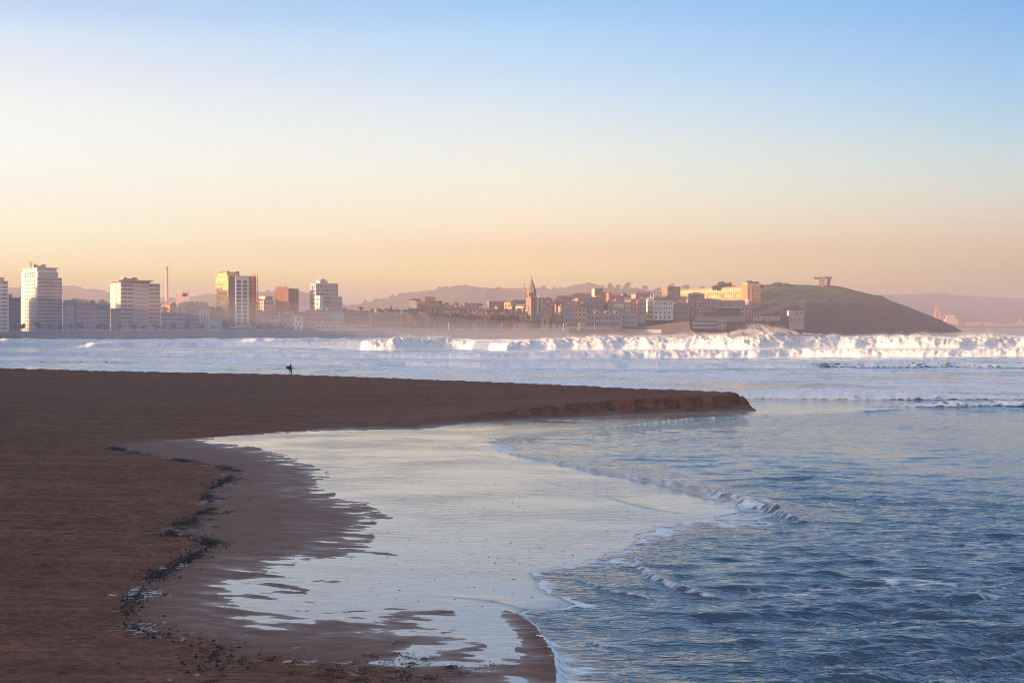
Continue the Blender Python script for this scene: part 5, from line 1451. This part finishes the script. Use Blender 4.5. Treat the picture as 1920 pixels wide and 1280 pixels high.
def build_trees():
    tw = plain('bark', (.09, .07, .06), scale=1.5)
    mb = leaf_mat('bare_twigs', (.17, .115, .095), (.27, .19, .155))
    md = leaf_mat('dark_leaves', (.030, .040, .022), (.07, .08, .04))
    mg = leaf_mat('tamarisk_leaves', (.05, .065, .045), (.10, .11, .07))
    bare = [crown_mesh('bare_crown_%d' % k, 5.0, 5.0, mb, 360, .55, 10 + k) for k in range(3)]
    dark = [crown_mesh('dark_crown_%d' % k, 6.0, 4.2, md, 620, .75, 20 + k, dome=True) for k in range(3)]
    shr = [crown_mesh('shrub_crown_%d' % k, 2.4, 2.0, mg, 240, .42, 30 + k) for k in range(2)]
    tk = [trunk_mesh('trunk_%d' % k, 5.0, .28, tw, k) for k in range(2)]
    ts = trunk_mesh('stem', 1.8, .16, tw, 5)
    rng = random.Random(3)
    # bare trees of the square
    pos = [774, 785, 797, 808, 820, 832, 843, 855, 867, 878, 890, 902, 914, 926, 938, 949, 960]
    for k, p in enumerate(pos):
        Y = front_Y(p) + 6 + rng.uniform(-2, 6)
        x, _, _ = P(p + rng.uniform(-2, 2), 600, Y)
        tree('bare_tree', 'leafless brown winter tree in the row along the square left of the church', x, Y, 3.8, bare[k % 3], tk[k % 2], 9.0, rng.uniform(.95, 1.25), 1.15, 'bare trees along the square left of the church', rng.uniform(0, 6))
    # low trees on the left promenade
    for k in range(26):
        p = -20 + k * 22 + rng.uniform(-6, 6)
        if 425 < p < 482: continue
        Y = front_Y(p) + 3.5
        x, _, _ = P(p, 600, Y)
        tree('promenade_tree', 'small round tamarisk tree in the row along the left promenade', x, Y, 3.8, shr[k % 2], ts, 3.2, rng.uniform(.8, 1.25), 1.1, 'small trees along the left promenade', rng.uniform(0, 6))
    # dark trees on the headland crest
    for k, (p, py, Y, s, lab) in enumerate(((1345, 541, 1545, 1.0, 'left'), (1360, 540, 1550, 1.25, 'mid'), (1373, 541, 1548, .9, 'right'), (1402, 537, 1540, 1.0, ''), (1414, 535.5, 1542, 1.1, ''), (1424, 535.5, 1545, .75, ''))):
        x, _, z = P(p, py, Y)
        g = 'dark trees rising behind the roof of the brick school' if p < 1390 else 'dark trees behind the school tower'
        tree('dark_tree', 'dark rounded tree rising behind the roof of the brick school' if p < 1390 else 'dark rounded tree behind the stair tower of the school', x, Y, z - 7, dark[k % 3], tk[k % 2], 7.0, s, 1.15, g, rng.uniform(0, 6))
    for k, (p, py, Y, s, sx, lab) in enumerate(((1144, 541, 3500, 1.55, .62, 'tall hazy tree crown on the skyline behind the old quarter, left of a pair'), (1175, 540, 3500, 1.6, .75, 'tall hazy tree crown on the skyline behind the old quarter, right of a pair'),
                                                (1160, 541, 3500, .9, .8, 'lower hazy tree between two tall crowns on the skyline'), (1210, 543, 3500, 1.0, 1.0, 'hazy tree on the skyline left of the square brown tower block'), (1258, 540, 3480, 1.1, .8, 'round hazy tree behind the square brown tower block'),
                                                (1286, 543, 3480, 1.3, .75, 'round hazy tree above the left end of the brick school'), (1316, 544, 3480, .95, .9, 'small hazy tree above the roof of the brick school'), (1232, 547, 3480, 1.0, 1.4, 'wide hazy tree group above the white mansion'))):
        x, _, z = P(p, py, Y)
        s *= 1.5
        tree('hazy_tree', lab, x, Y, z - 14, dark[k % 3], tk[k % 2], 18.0 / s, s, sx, None, rng.uniform(0, 6))
    # mound of scrub on the summit
    x, _, z = P(1465, 534, 1625)
    me = crown_mesh('scrub', 11.5, 4.6, leaf_mat('scrub_leaves', (.035, .045, .02), (.07, .085, .035)), 1500, .8, 77, dome=True)
    o = bpy.data.objects.new('scrub_mound', me); o.location = (x, 1625, z - .3); COL.objects.link(o); tag(o, 'rounded mound of dark scrub on the grassy summit left of the monument', 'bush')
    # palm
    Y = 1400; x, _, z = P(1431, 606, Y); o = empty('palm_tree', (x, Y, z)); tag(o, 'small olive palm tree in front of the white pergola', 'palm')
    cyl('trunk', .25, .2, -2, 3.2, tw, o, 7)
    vv, ff = [], []
    for k in range(16):
        a = k * 2.4; L = 2.2; i = len(vv); up = rng.uniform(.1, 1.0)
        for t in range(4):
            r = L * t / 3; zz = 3.2 + up * r - .33 * r * r; w = .25 * (1 - t / 3.2)
            vv += [(r * math.cos(a) - w * math.sin(a), r * math.sin(a) + w * math.cos(a), zz), (r * math.cos(a) + w * math.sin(a), r * math.sin(a) - w * math.cos(a), zz), (r * math.cos(a), r * math.sin(a), zz + .08)]
        for t in range(3):
            j = i + 3 * t; ff += [(j, j + 3, j + 5, j + 2), (j + 2, j + 5, j + 4, j + 1), (j + 1, j + 4, j + 3, j)]
    mesh_obj('crown', vv, ff, leaf_mat('palm_leaves', (.10, .10, .03), (.16, .15, .05)), o)


def build_far_things(M):
    # breakwater, ship and cranes
    Y = 4000
    a, b = P(1760, 611, Y), P(1905, 611, Y)
    o = empty('breakwater', (0, 0, 0)); tag(o, 'long low breakwater with a reddish wall across the water below the cape', 'breakwater')
    zt = HCAM + (HOR - 604.5) * Y / F; zm = HCAM + (HOR - 606.8) * Y / F
    box_mesh('mole', a[0], b[0], Y, Y + 30, -2, zm, plain('mole_stone', (.30, .22, .20)), o)
    box_mesh('parapet', a[0] + 80, b[0] - 60, Y + 12, Y + 18, zm + .05, zt, plain('mole_red', (.46, .25, .20)), o)
    Y = 3700
    X = lambda p: (p - 960) * Y / F
    Z = lambda p: HCAM + (HOR - p) * Y / F
    o = empty('ship', (X(1782), Y, 0)); tag(o, 'white ship superstructure catching the sun off the tip of the headland', 'ship')
    xx = lambda p: X(p) - X(1782)
    hm = plain('ship_hull', (.34, .16, .13)); wm = plain('ship_white', (.52, .46, .42))
    v = [(xx(1770), -8, 1), (xx(1836), -8, 1), (xx(1842), 0, 1), (xx(1836), 8, 1), (xx(1770), 8, 1), (xx(1768), -9, Z(606.5)), (xx(1838), -9, Z(607)), (xx(1846), 0, Z(606)), (xx(1838), 9, Z(607)), (xx(1768), 9, Z(606.5))]
    mesh_obj('hull', v, [(0, 1, 6, 5), (1, 2, 7, 6), (2, 3, 8, 7), (3, 4, 9, 8), (4, 0, 5, 9), (5, 6, 7, 8, 9), (4, 3, 2, 1, 0)], hm, o)
    for nm, a, c, y0, y1, d in (('deck_house', 1770, 1795, 606.4, 602, 8), ('deck_house', 1772, 1794, 601.9, 598, 7), ('deck_house', 1774, 1791, 597.9, 594.5, 6), ('bridge', 1775, 1787, 594.4, 591.8, 7)):
        box_mesh(nm, xx(a), xx(c), -d, d, Z(y0), Z(y1), wm, o)
    for a in (1782, 1788): cyl('mast', .5, .3, Z(592), Z(586.5), wm, o, 6, (xx(a), 0))
    for k in range(3): box_part('window_band', o, (xx(1774), -8.3 + k * 1.0, Z(604.5 - 4 * k)), ((18 - k) * Y / F, .4, 1.3), M['glass'])
    Y = 4100
    rm = plain('crane_red', (.52, .15, .10))
    for p, top, w, lab in ((1757.5, 570, 9.5, 'large red harbour crane standing behind the tip of the headland'), (1771, 585, 4.5, 'smaller reddish harbour crane left of the white ship')):
        x = (p - 960) * Y / F; px = Y / F
        o = empty('harbour_crane', (x, Y, 2)); tag(o, lab, 'crane')
        zz = lambda q: HCAM + (HOR - q) * px - 2
        vv, ff = [], []

        def bar(p_, q_, r):
            p_, q_ = Vector(p_), Vector(q_); e = (q_ - p_).normalized(); u = e.orthogonal().normalized() * r; w_ = e.cross(u); i = len(vv)
            for o_ in (p_, q_):
                for s1, s2 in ((1, 1), (-1, 1), (-1, -1), (1, -1)): vv.append(tuple(o_ + u * s1 + w_ * s2))
            for k in range(4): ff.append((i + k, i + (k + 1) % 4, i + 4 + (k + 1) % 4, i + 4 + k))
        ww = w * px / 2; H = zz(top); Hm = zz(top + (605 - top) * .36)
        for sx in (-1, 1):
            for sy in (-1, 1): bar((sx * ww, sy * 6, 0), (sx * ww * .85, sy * 5, Hm), 1.0)
            bar((sx * ww * .9, -6, Hm * .5), (sx * ww * .9, 6, Hm * .5), .6)
        bar((-ww, -5, Hm * .55), (ww, -5, Hm * .55), .7); bar((-ww, -5, 0), (ww, -5, Hm * .55), .5); bar((-ww, -5, Hm), (ww, -5, Hm), 1.0)
        mesh_obj('portal', vv, ff, rm, o)
        box_mesh('cabin', -ww * .7, ww * .7, -5, 5, Hm + .02, Hm + (H - Hm) * .38, rm, o)
        vv, ff = [], []
        bar((-ww * .5, 0, Hm + (H - Hm) * .38), (0, 0, H), .7); bar((ww * .5, 0, Hm + (H - Hm) * .38), (0, 0, H), .7); bar((-ww * .3, 0, Hm + (H - Hm) * .3), (-ww * 1.2, -3, H * .98), .6)
        mesh_obj('boom', vv, ff, rm, o)
    Y = 4200; x = (1913 - 960) * Y / F
    o = empty('beacon', (x, Y, 0)); tag(o, 'thin white beacon tower near the right edge below the cape', 'lighthouse')
    z0 = HCAM + (HOR - 602.5) * Y / F; z1 = HCAM + (HOR - 594.5) * Y / F
    box_mesh('base', -9, 9, -5, 5, -1, z0 - .5, plain('mole_stone', (.3, .22, .2)), o)
    cyl('tower', 1.7, 1.1, z0 - .45, z1 - 1.8, M['white'], o, 10); cyl('lantern', 1.0, .3, z1 - 1.75, z1, M['bluewhite'], o, 8)
    # monument
    Y = 1632; px = Y / F
    zb = HCAM + (HOR - 535.4) * px
    o = empty('monument', ((1547 - 960) * px, Y, zb)); tag(o, 'open concrete ring monument with a long left arm on the green summit', 'monument')
    cm = plain('monument_concrete', (.10, .075, .07), scale=.5)
    X = lambda p: (p - 1547) * px; Z = lambda q: HCAM + (HOR - q) * px - zb

    def arc(nm, r0, r1, a0, a1, z0, z1, n=14, cx=0., cy=0.):
        v, f = [], []
        for k in range(n + 1):
            a = R(a0 + (a1 - a0) * k / n)
            for r, z in ((r0, z0), (r1, z0), (r1, z1), (r0, z1)): v.append((cx + r * math.cos(a), cy + r * math.sin(a), z))
        for k in range(n):
            for j in range(4): f.append((4 * k + j, 4 * k + (j + 1) % 4, 4 * k + 4 + (j + 1) % 4, 4 * k + 4 + j))
        f += [(0, 1, 2, 3)[::-1], tuple(4 * n + j for j in range(4))]
        return mesh_obj(nm, v, f, cm, o)
    arc('ring', 4.9, 6.8, -150, 150, Z(522.8), Z(519), 24)
    box_mesh('arm', X(1526), X(1536.5), -3.2, .6, Z(523.3), Z(519.4), cm, o)
    box_mesh('arm', X(1549), X(1558.3), -6.6, -3.6, Z(522.6), Z(519.1), cm, o)
    arc('pier', 4.7, 6.6, 165, 252, -1.2, Z(522.8) + .02, 8)
    v, f = [], []
    n = 10
    for k in range(n + 1):
        a = R(-78 + 88 * k / n)
        for r in (4.9, 6.6):
            for z in (-1.0, Z(522.7)):
                sh = 1.0 if z > 0 else .80
                v.append((r * math.cos(a) * sh + (0 if z > 0 else -.6), r * math.sin(a), z))
    for k in range(n):
        i = 4 * k
        f += [(i, i + 4, i + 5, i + 1), (i + 2, i + 3, i + 7, i + 6), (i + 1, i + 5, i + 7, i + 3), (i, i + 2, i + 6, i + 4)]
    f += [(0, 1, 3, 2), (4 * n, 4 * n + 2, 4 * n + 3, 4 * n + 1)]
    mesh_obj('pier', v, f, cm, o)


def build_lamps(M):
    wm = plain('lamp_paint', (.78, .76, .74), scale=2)
    pole = None
    for k, p in enumerate((61, 205, 262, 470, 841, 891, 941, 992, 1057, 1063, 1083.5, 1087, 1115, 1137)):
        Y = front_Y(p) + 2.0; x, _, _ = P(p, 600, Y)
        if k == 0 or True:
            o = empty('street_lamp', (x, Y, 3.8))
            tag(o, 'white lamp post on the promenade in front of the leafless trees' if 800 < p < 1000 else 'white lamp post on the promenade below the old quarter' if p > 1000 else 'white lamp post on the promenade in front of the towers', 'street lamp',
                'lamp posts before the leafless trees' if 800 < p < 1000 else 'lamp posts below the old quarter' if p > 1000 else 'lamp posts in front of the towers')
            if pole is None:
                a = cyl('pole', .14, .09, 0, 5.2, wm, o, 8); b = cyl('lamp_head', .42, .22, 5.21, 5.75, wm, o, 8)
                pole = (a.data, b.data)
            else:
                for nm, me in zip(('pole', 'lamp_head'), pole):
                    c = bpy.data.objects.new(nm, me); c.parent = o; COL.objects.link(c)


def build_shadow_blocks(M):
    """unseen row of apartment houses going on along the promenade to the left, shaped to shade the beach and surf"""
    line = WALL_LINE
    ys = [p[1] for p in line[:8]]; xs = [p[0] for p in line[:8]]
    spec = [(-60, 27, 34), (27.1, 109, 34), (109.1, 191, 36), (191.1, 246, 34), (249, 334, 20.5), (335, 419, 18.5), (419.4, 430.5, 33), (446, 548, BLOCK_H[0]), (552, 640, BLOCK_H[1]), (648, 735, 26), (742, 830, 30), (836, 905, 30)]  # heights and gaps chosen for where shade and sun patches fall on the surf
    first = None
    for k, (y0, y1, h) in enumerate(spec):
        x0 = float(np.interp(y0, ys, xs)) - 16; x1 = float(np.interp(y1, ys, xs)) - 16
        d = Vector((x1 - x0, y1 - y0, 0)); L = d.length; th = math.atan2(d.y, d.x)
        o = empty('apartment_block', (x0, y0, 3.8), th)  # unseen block added for its cast shadow
        tag(o, 'unseen apartment block beyond the left edge, added to cast shade on beach and surf', 'building', 'unseen shadow-casting blocks beyond the left edge')
        box_mesh('wall', 0, L, 0, 15, 0, h, M[['pale', 'white', 'brown', 'cream'][k % 4]], o)
        box_mesh('roof', -.4, L + .4, -.4, 15.4, h + .01, h + .5, M['grey'], o)
        for j in range(1, int(h / 3)):
            box_part('balcony', o, (1, -1.1, 3 * j), (L - 2, 1.12, 1.0), M['pale'])


BLOCK_H = (23.0, 24.0)
# ------------------------------------------------------------------ person, wrack, spray, mist
def skin_body(name, verts, edges, radii, mat, root=0, parent=None, sub=2):
    me = bpy.data.meshes.new(name); me.from_pydata(verts, edges, [])
    o = bpy.data.objects.new(name, me); COL.objects.link(o)
    if parent: o.parent = parent
    sk = o.modifiers.new('skin', 'SKIN')
    if not me.skin_vertices: 
        bm = bmesh.new(); bm.from_mesh(me); bm.verts.layers.skin.verify(); bm.to_mesh(me); bm.free()
    for i, r in enumerate(radii):
        me.skin_vertices[0].data[i].radius = (r, r) if not isinstance(r, tuple) else r
        me.skin_vertices[0].data[i].use_root = (i == root)
    s = o.modifiers.new('smooth', 'SUBSURF'); s.levels = sub; s.render_levels = sub
    dg = bpy.context.evaluated_depsgraph_get(); dg.update()
    m2 = bpy.data.meshes.new_from_object(o.evaluated_get(dg))
    o.modifiers.clear(); o.data = m2; m2.name = name
    m2.materials.clear(); m2.materials.append(mat)
    m2.polygons.foreach_set('use_smooth', [True] * len(m2.polygons))
    return o


def build_person():
    z0 = 1.72
    x, y = G(545, 702, z0)
    dg = bpy.context.evaluated_depsgraph_get(); dg.update()
    hit = SC.ray_cast(dg, Vector((x, y, 6)), Vector((0, 0, -1)))
    z = hit[1].z if hit[0] and hit[1].z > 1 else z0
    o = empty('person', (x, y, z - 0.01), R(4)); tag(o, 'person in a dark wetsuit walking to the sea with a board under one arm', 'person')
    suit = plain('wetsuit', (.018, .018, .024), .6, scale=6); skin = plain('bare_skin', (.42, .26, .19), .6, scale=8); hair = plain('dark_hair', (.02, .015, .012), .7, scale=20)
    V, E, Rd = [], [], []

    def add(p, r, link=None):
        V.append(p); Rd.append(r)
        if link is not None: E.append((link, len(V) - 1))
        return len(V) - 1
    pel = add((0, 0, .93), (.175, .125)); wa = add((0, .0, 1.08), (.155, .11), pel); ch = add((0, .02, 1.27), (.19, .125), wa); sh = add((0, .02, 1.41), (.15, .095), ch)
    nk = add((0, .03, 1.50), .058, sh); hd0 = add((0, .045, 1.57), .075, nk); hd = add((0, .05, 1.65), (.088, .098), hd0); tp = add((0, .05, 1.735), .06, hd)
    for s, foot in ((-1, .10), (1, -.12)):
        hp = add((s * .10, 0, .88), .115, pel); kn = add((s * .12, .04 + foot * .5, .49), .078, hp); cf = add((s * .125, foot * .75, .33), .072, kn); an = add((s * .125, foot, .085), .047, cf); ft = add((s * .13, foot + .15, .035), .040, an)
    # right arm hangs a little away from the body
    s1 = add((.19, .02, 1.40), .062, sh); e1 = add((.29, .0, 1.13), .045, s1); w1 = add((.36, .05, .89), .031, e1); h1 = add((.375, .06, .82), (.040, .020), w1)
    for k, (dx, dy, L) in enumerate(((-.022, .03, .07), (-.008, .032, .085), (.008, .03, .08), (.022, .022, .065))):
        a = add((.38 + dx * .5, .06 + dx, .775), .0095, h1); add((.38 + dx * .4, .075 + dx, .775 - L * .7), .008, a)
    t = add((.35, .085, .80), .011, h1); add((.345, .10, .765), .009, t)
    # left arm is bent round the board
    s2 = add((-.19, .02, 1.40), .062, sh); e2 = add((-.30, -.02, 1.17), .045, s2); w2 = add((-.31, .12, 1.00), .031, e2); h2 = add((-.30, .19, .965), (.040, .022), w2)
    for k in range(4):
        a = add((-.30 + .015 * k, .235, .975 - .012 * k), .0095, h2); add((-.28 + .015 * k, .255, 1.01 - .012 * k), .008, a)
    t = add((-.325, .21, 1.00), .011, h2); add((-.325, .23, 1.03), .009, t)
    skin_body('body', V, E, Rd, suit, 0, o)
    V2, E2, R2 = [(0, .03, 1.60), (0, .04, 1.68), (0, .05, 1.745)], [(0, 1), (1, 2)], [(.085, .09), (.102, .108), (.066, .07)]
    skin_body('hair', V2, E2, R2, hair, 1, o)
    for s, foot in ((-1, .10), (1, -.12)):
        skin_body('foot', [(s * .125, foot, .11), (s * .125, foot, .05), (s * .133, foot + .16, .03)], [(0, 1), (1, 2)], [.050, .046, .043], skin, 0, o)
    # the board under the arm
    n = 22
    vv, ff = [], []
    for k in range(n):
        a = 2 * math.pi * k / n
        lx = .54 * math.copysign(abs(math.cos(a)) ** .7, math.cos(a)); lz = .265 * math.copysign(abs(math.sin(a)) ** .75, math.sin(a)) * (1 - .22 * max(0, -math.cos(a)))
        for d in (-.03, .03): vv.append((lx, d, lz))
    for k in range(n):
        j = (k + 1) % n; ff.append((2 * k, 2 * j, 2 * j + 1, 2 * k + 1))
    ff += [tuple(2 * k for k in range(n))[::-1], tuple(2 * k + 1 for k in range(n))]
    b = mesh_obj('bodyboard', vv, ff, plain('board_foam', (.035, .07, .085), .5, scale=5))
    b.location = (x - .36, y + .12, z + 1.165); b.rotation_euler = (R(10), R(14), R(58))
    tag(b, 'dark teal bodyboard held under the arm of the person', 'bodyboard')


def scatter_mesh(name, pts, size, mat, seed=1, flat=1.0):
    """little four-sided lumps at the given points"""
    rng = np.random.RandomState(seed); n = len(pts)
    pts = np.asarray(pts, dtype=np.float64); size = np.broadcast_to(np.asarray(size, dtype=np.float64), (n,))
    base = np.array([(1, 0, -.35), (-.5, .87, -.35), (-.5, -.87, -.35), (0, 0, 1)], dtype=np.float64)
    a = rng.uniform(0, 2 * np.pi, n); sx = rng.uniform(.6, 1.6, n); sz = rng.uniform(.5, 1.2, n) * flat
    c, s = np.cos(a), np.sin(a)
    V = np.zeros((n, 4, 3))
    for k in range(4):
        bx, by, bz = base[k]; bx = bx * sx
        V[:, k, 0] = pts[:, 0] + size * (bx * c - by * s); V[:, k, 1] = pts[:, 1] + size * (bx * s + by * c); V[:, k, 2] = pts[:, 2] + size * bz * sz
    me = bpy.data.meshes.new(name)
    me.vertices.add(4 * n); me.vertices.foreach_set('co', V.reshape(-1).astype(np.float32))
    f = np.array([(0, 2, 1), (0, 1, 3), (1, 2, 3), (2, 0, 3)]); q = (np.arange(n)[:, None, None] * 4 + f[None]).reshape(-1)
    me.loops.add(len(q)); me.polygons.add(len(q) // 3)
    me.loops.foreach_set('vertex_index', q.astype(np.int32)); me.polygons.foreach_set('loop_start', np.arange(0, len(q), 3, dtype=np.int32))
    me.update(calc_edges=True); me.materials.append(mat)
    o = bpy.data.objects.new(name, me); COL.objects.link(o)
    return o


def build_litter(beach):
    """wrack line of dark weed and a few dark specks on the film"""
    dg = bpy.context.evaluated_depsgraph_get(); dg.update()
    rng = random.Random(8)

    def ground(x, y):
        h = beach.ray_cast(Vector((x, y, 8)), Vector((0, 0, -1)))
        return h[1].z if h[0] else 0
    line = smooth_line(wpts(DRYL[13:32]), 6)
    pts, sz = [], []
    acc = 0
    for i in range(len(line) - 1):
        (ax, ay), (bx, by) = line[i], line[i + 1]
        L = math.hypot(bx - ax, by - ay)
        dens = max(0.0, 0.55 + 1.1 * float(perlin(ax * .4, ay * .4, 501))) * (1.0 if ay > 52 else .6)
        for k in range(int(L * 430 * dens ** 1.6)):
            t = rng.random(); r = abs(rng.gauss(0, .42)) * (1 if rng.random() < .8 else 2.6)
            a = rng.uniform(0, 6.28)
            x, y = ax + (bx - ax) * t + r * math.cos(a), ay + (by - ay) * t + r * math.sin(a) * 1.3
            pts.append((x, y)); sz.append(rng.uniform(.010, .030) * (2.6 if rng.random() < .10 else 1))
    # loose clumps at the lower edge
    for (px, py, n, rr) in ((560, 1248, 110, 1.0), (640, 1255, 120, .9), (720, 1262, 130, .8), (780, 1268, 110, .7), (840, 1262, 60, .6), (760, 1240, 60, .7), (690, 1248, 60, .6), (385, 965, 150, .5), (430, 882, 130, .7), (350, 990, 120, .8), (300, 1001, 40, .5)):
        gx, gy = G(px, py)
        gx += rng.uniform(-.2, .2); sub = [(gx + rng.gauss(0, rr), gy + rng.gauss(0, rr * 1.2)) for _ in range(9)]
        for k in range(n * 4): cx_, cy_ = rng.choice(sub); pts.append((cx_ + rng.gauss(0, .16), cy_ + rng.gauss(0, .16))); sz.append(rng.uniform(.008, .03))
    P3 = [(x, y, max(ground(x, y), 0) + s * .25 + abs(rng.gauss(0, .02))) for (x, y), s in zip(pts, sz)]
    o = scatter_mesh('seaweed', P3, sz, plain('wet_weed', (.014, .013, .017), .45, scale=4, spec=.4), 5, .8)
    tag(o, 'dark ragged line of washed-up seaweed along the edge of the damp sand', None, None, 'stuff')
    pts, sz = [], []
    for k in range(420):
        px, py = rng.uniform(640, 1230), rng.uniform(880, 1150)
        if rng.random() < .5: px, py = rng.gauss(900, 130), rng.gauss(1020, 50)
        x, y = G(px, py); pts.append((x, y, .012)); sz.append(rng.uniform(.012, .04))
    for k in range(1500):
        px, py = rng.uniform(-100, 420), rng.uniform(820, 1290)
        x, y = G(px, py); z = ground(x, y)
        if z > .05: pts.append((x, y, z + .004)); sz.append(rng.uniform(.008, .03))
    o = scatter_mesh('pebbles', pts, sz, plain('dark_stone', (.035, .027, .025), .7, scale=6), 6, .45)
    tag(o, 'dark specks of shell and stone scattered on sand and wet film', None, None, 'stuff')


def build_spray(SX, SY, SZ):
    """drops torn from the crests of the big breakers"""
    rng = np.random.RandomState(12)
    pts, sz = [], []
    # crest points of the tall rows
    for lo, hi, zmin, n, up in ((500, 600, 2.2, 70000, .8), (385, 440, 1.3, 16000, .45)):
        m = (SY > lo) & (SY < hi) & (SZ > zmin) & (np.abs(SX) < .42 * SY)
        idx = np.argwhere(m)
        if len(idx) == 0: continue
        w = (SZ[m] - zmin + .1) ** 1.2; w /= w.sum()
        pick = idx[rng.choice(len(idx), n, p=w)]
        x, y, z = SX[pick[:, 0], pick[:, 1]], SY[pick[:, 0], pick[:, 1]], SZ[pick[:, 0], pick[:, 1]]
        clump = np.clip(fbm(x * .16, y * .02, 3, 601) + .35, 0, 1.2)
        h = np.abs(rng.exponential(.55, n)) * up * (.3 + 1.3 * clump)
        pts.append(np.stack([x - h * .5 + rng.normal(0, .4, n), y + rng.normal(0, .8, n) + h * .4, z + h], -1)); sz.append(rng.uniform(.03, .10, n))
    # the tall plume
    for (px, py, wx, hz, n) in ((1436, 622, 7.0, 1.7, 30000), (1300, 629, 6, 1.1, 9000), (730, 628, 7, 1.1, 9000), (590, 634, 3, .7, 1500), (1735, 628, 3.5, 1.0, 3500), (1850, 629, 3, .7, 1800)):
        Y = 545
        x0, _, z0 = P(px, py, Y)
        x = rng.normal(0, wx, n); h = np.abs(rng.normal(0, hz, n)) * np.exp(-(x / (wx * 1.6)) ** 2)
        keep = perlin(x * .55 + h * .5, h * .35, 610) > -.12
        x, h = x[keep], h[keep]; n = len(x)
        pts.append(np.stack([x0 + x - .4 * h, Y + rng.normal(0, 1.5, n), z0 - .9 + h], -1)); sz.append(rng.uniform(.03, .09, n))
    pts = np.concatenate(pts); sz = np.concatenate(sz)
    m, nt, b = new_mat('spray_drops')
    b.inputs['Base Color'].default_value = (.86, .86, .87, 1); b.inputs['Roughness'].default_value = .9; b.inputs['Specular IOR Level'].default_value = .1
    tr = nt.nodes.new('ShaderNodeBsdfTranslucent'); tr.inputs[0].default_value = (.86, .86, .87, 1)
    mx = nt.nodes.new('ShaderNodeMixShader'); mx.inputs[0].default_value = .5
    nt.links.new(b.outputs[0], mx.inputs[1]); nt.links.new(tr.outputs[0], mx.inputs[2]); nt.links.new(mx.outputs[0], nt.nodes['Material Output'].inputs['Surface'])
    o = scatter_mesh('spray', pts, sz, m, 14, 1.2)
    tag(o, 'white spray blown off the crests of the breaking waves', None, None, 'stuff')


def build_mist():
    """low salt mist hanging over the surf in front of the town"""
    m = bpy.data.materials.new('salt_mist'); m.use_nodes = True
    nt = m.node_tree; nt.nodes.clear()
    out = nt.nodes.new('ShaderNodeOutputMaterial'); v = nt.nodes.new('ShaderNodeVolumePrincipled')
    v.inputs['Color'].default_value = (.95, .89, .93, 1); v.inputs['Density'].default_value = MIST; v.inputs['Anisotropy'].default_value = .1
    nt.links.new(v.outputs[0], out.inputs['Volume'])
    # a low lens of air, thick in the middle, thinning out to its rim
    n, rings = 40, 7
    vv, ff = [], []
    for r in range(rings + 1):
        t = r / rings
        for k in range(n):
            a = 2 * math.pi * k / n
            vv.append((MIST_AT[0] + MIST_AT[2] * t * math.cos(a), MIST_AT[1] + MIST_AT[3] * t * math.sin(a), 1.0 + MIST_AT[4] * (1 - t) ** 2))
    for r in range(rings):
        for k in range(n):
            ff.append((r * n + k, (r + 1) * n + k, (r + 1) * n + (k + 1) % n, r * n + (k + 1) % n))
    c = len(vv); vv.append((MIST_AT[0], MIST_AT[1], 1.0 + MIST_AT[4])); 
    for k in range(n): vv.append((MIST_AT[0] + MIST_AT[2] * 1.0 * math.cos(2 * math.pi * k / n), MIST_AT[1] + MIST_AT[3] * math.sin(2 * math.pi * k / n), -3))
    for k in range(n): ff.append((rings * n + k, c + 1 + k, c + 1 + (k + 1) % n, rings * n + (k + 1) % n))
    ff.append(tuple(c + 1 + k for k in range(n))[::-1])
    # the innermost ring collapses to one point
    me = bpy.data.meshes.new('mist'); bm = bmesh.new()
    for p in vv: bm.verts.new(p)
    bm.verts.ensure_lookup_table()
    for f in ff: bm.faces.new([bm.verts[i] for i in f])
    bmesh.ops.remove_doubles(bm, verts=bm.verts, dist=.001); bmesh.ops.recalc_face_normals(bm, faces=bm.faces)
    bm.to_mesh(me); bm.free(); me.materials.append(m)
    o = bpy.data.objects.new('mist', me); COL.objects.link(o); tag(o, 'bluish salt mist over the surf below the towers', None, None, 'stuff')


MIST = 0.85e-3
MIST_AT = (-280, 890, 560, 340, 40)


def main():
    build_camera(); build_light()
    M = mats()
    beach = build_beach()
    sx, sy, sz, foam = build_sea()
    build_spray(sx, sy, sz)
    build_ground(M); build_hills(); build_headland(M)
    build_town(M)
    build_trees(); build_far_things(M); build_lamps(M); build_shadow_blocks(M)
    build_person(); build_litter(beach)
    build_mist(); build_haze()


main()
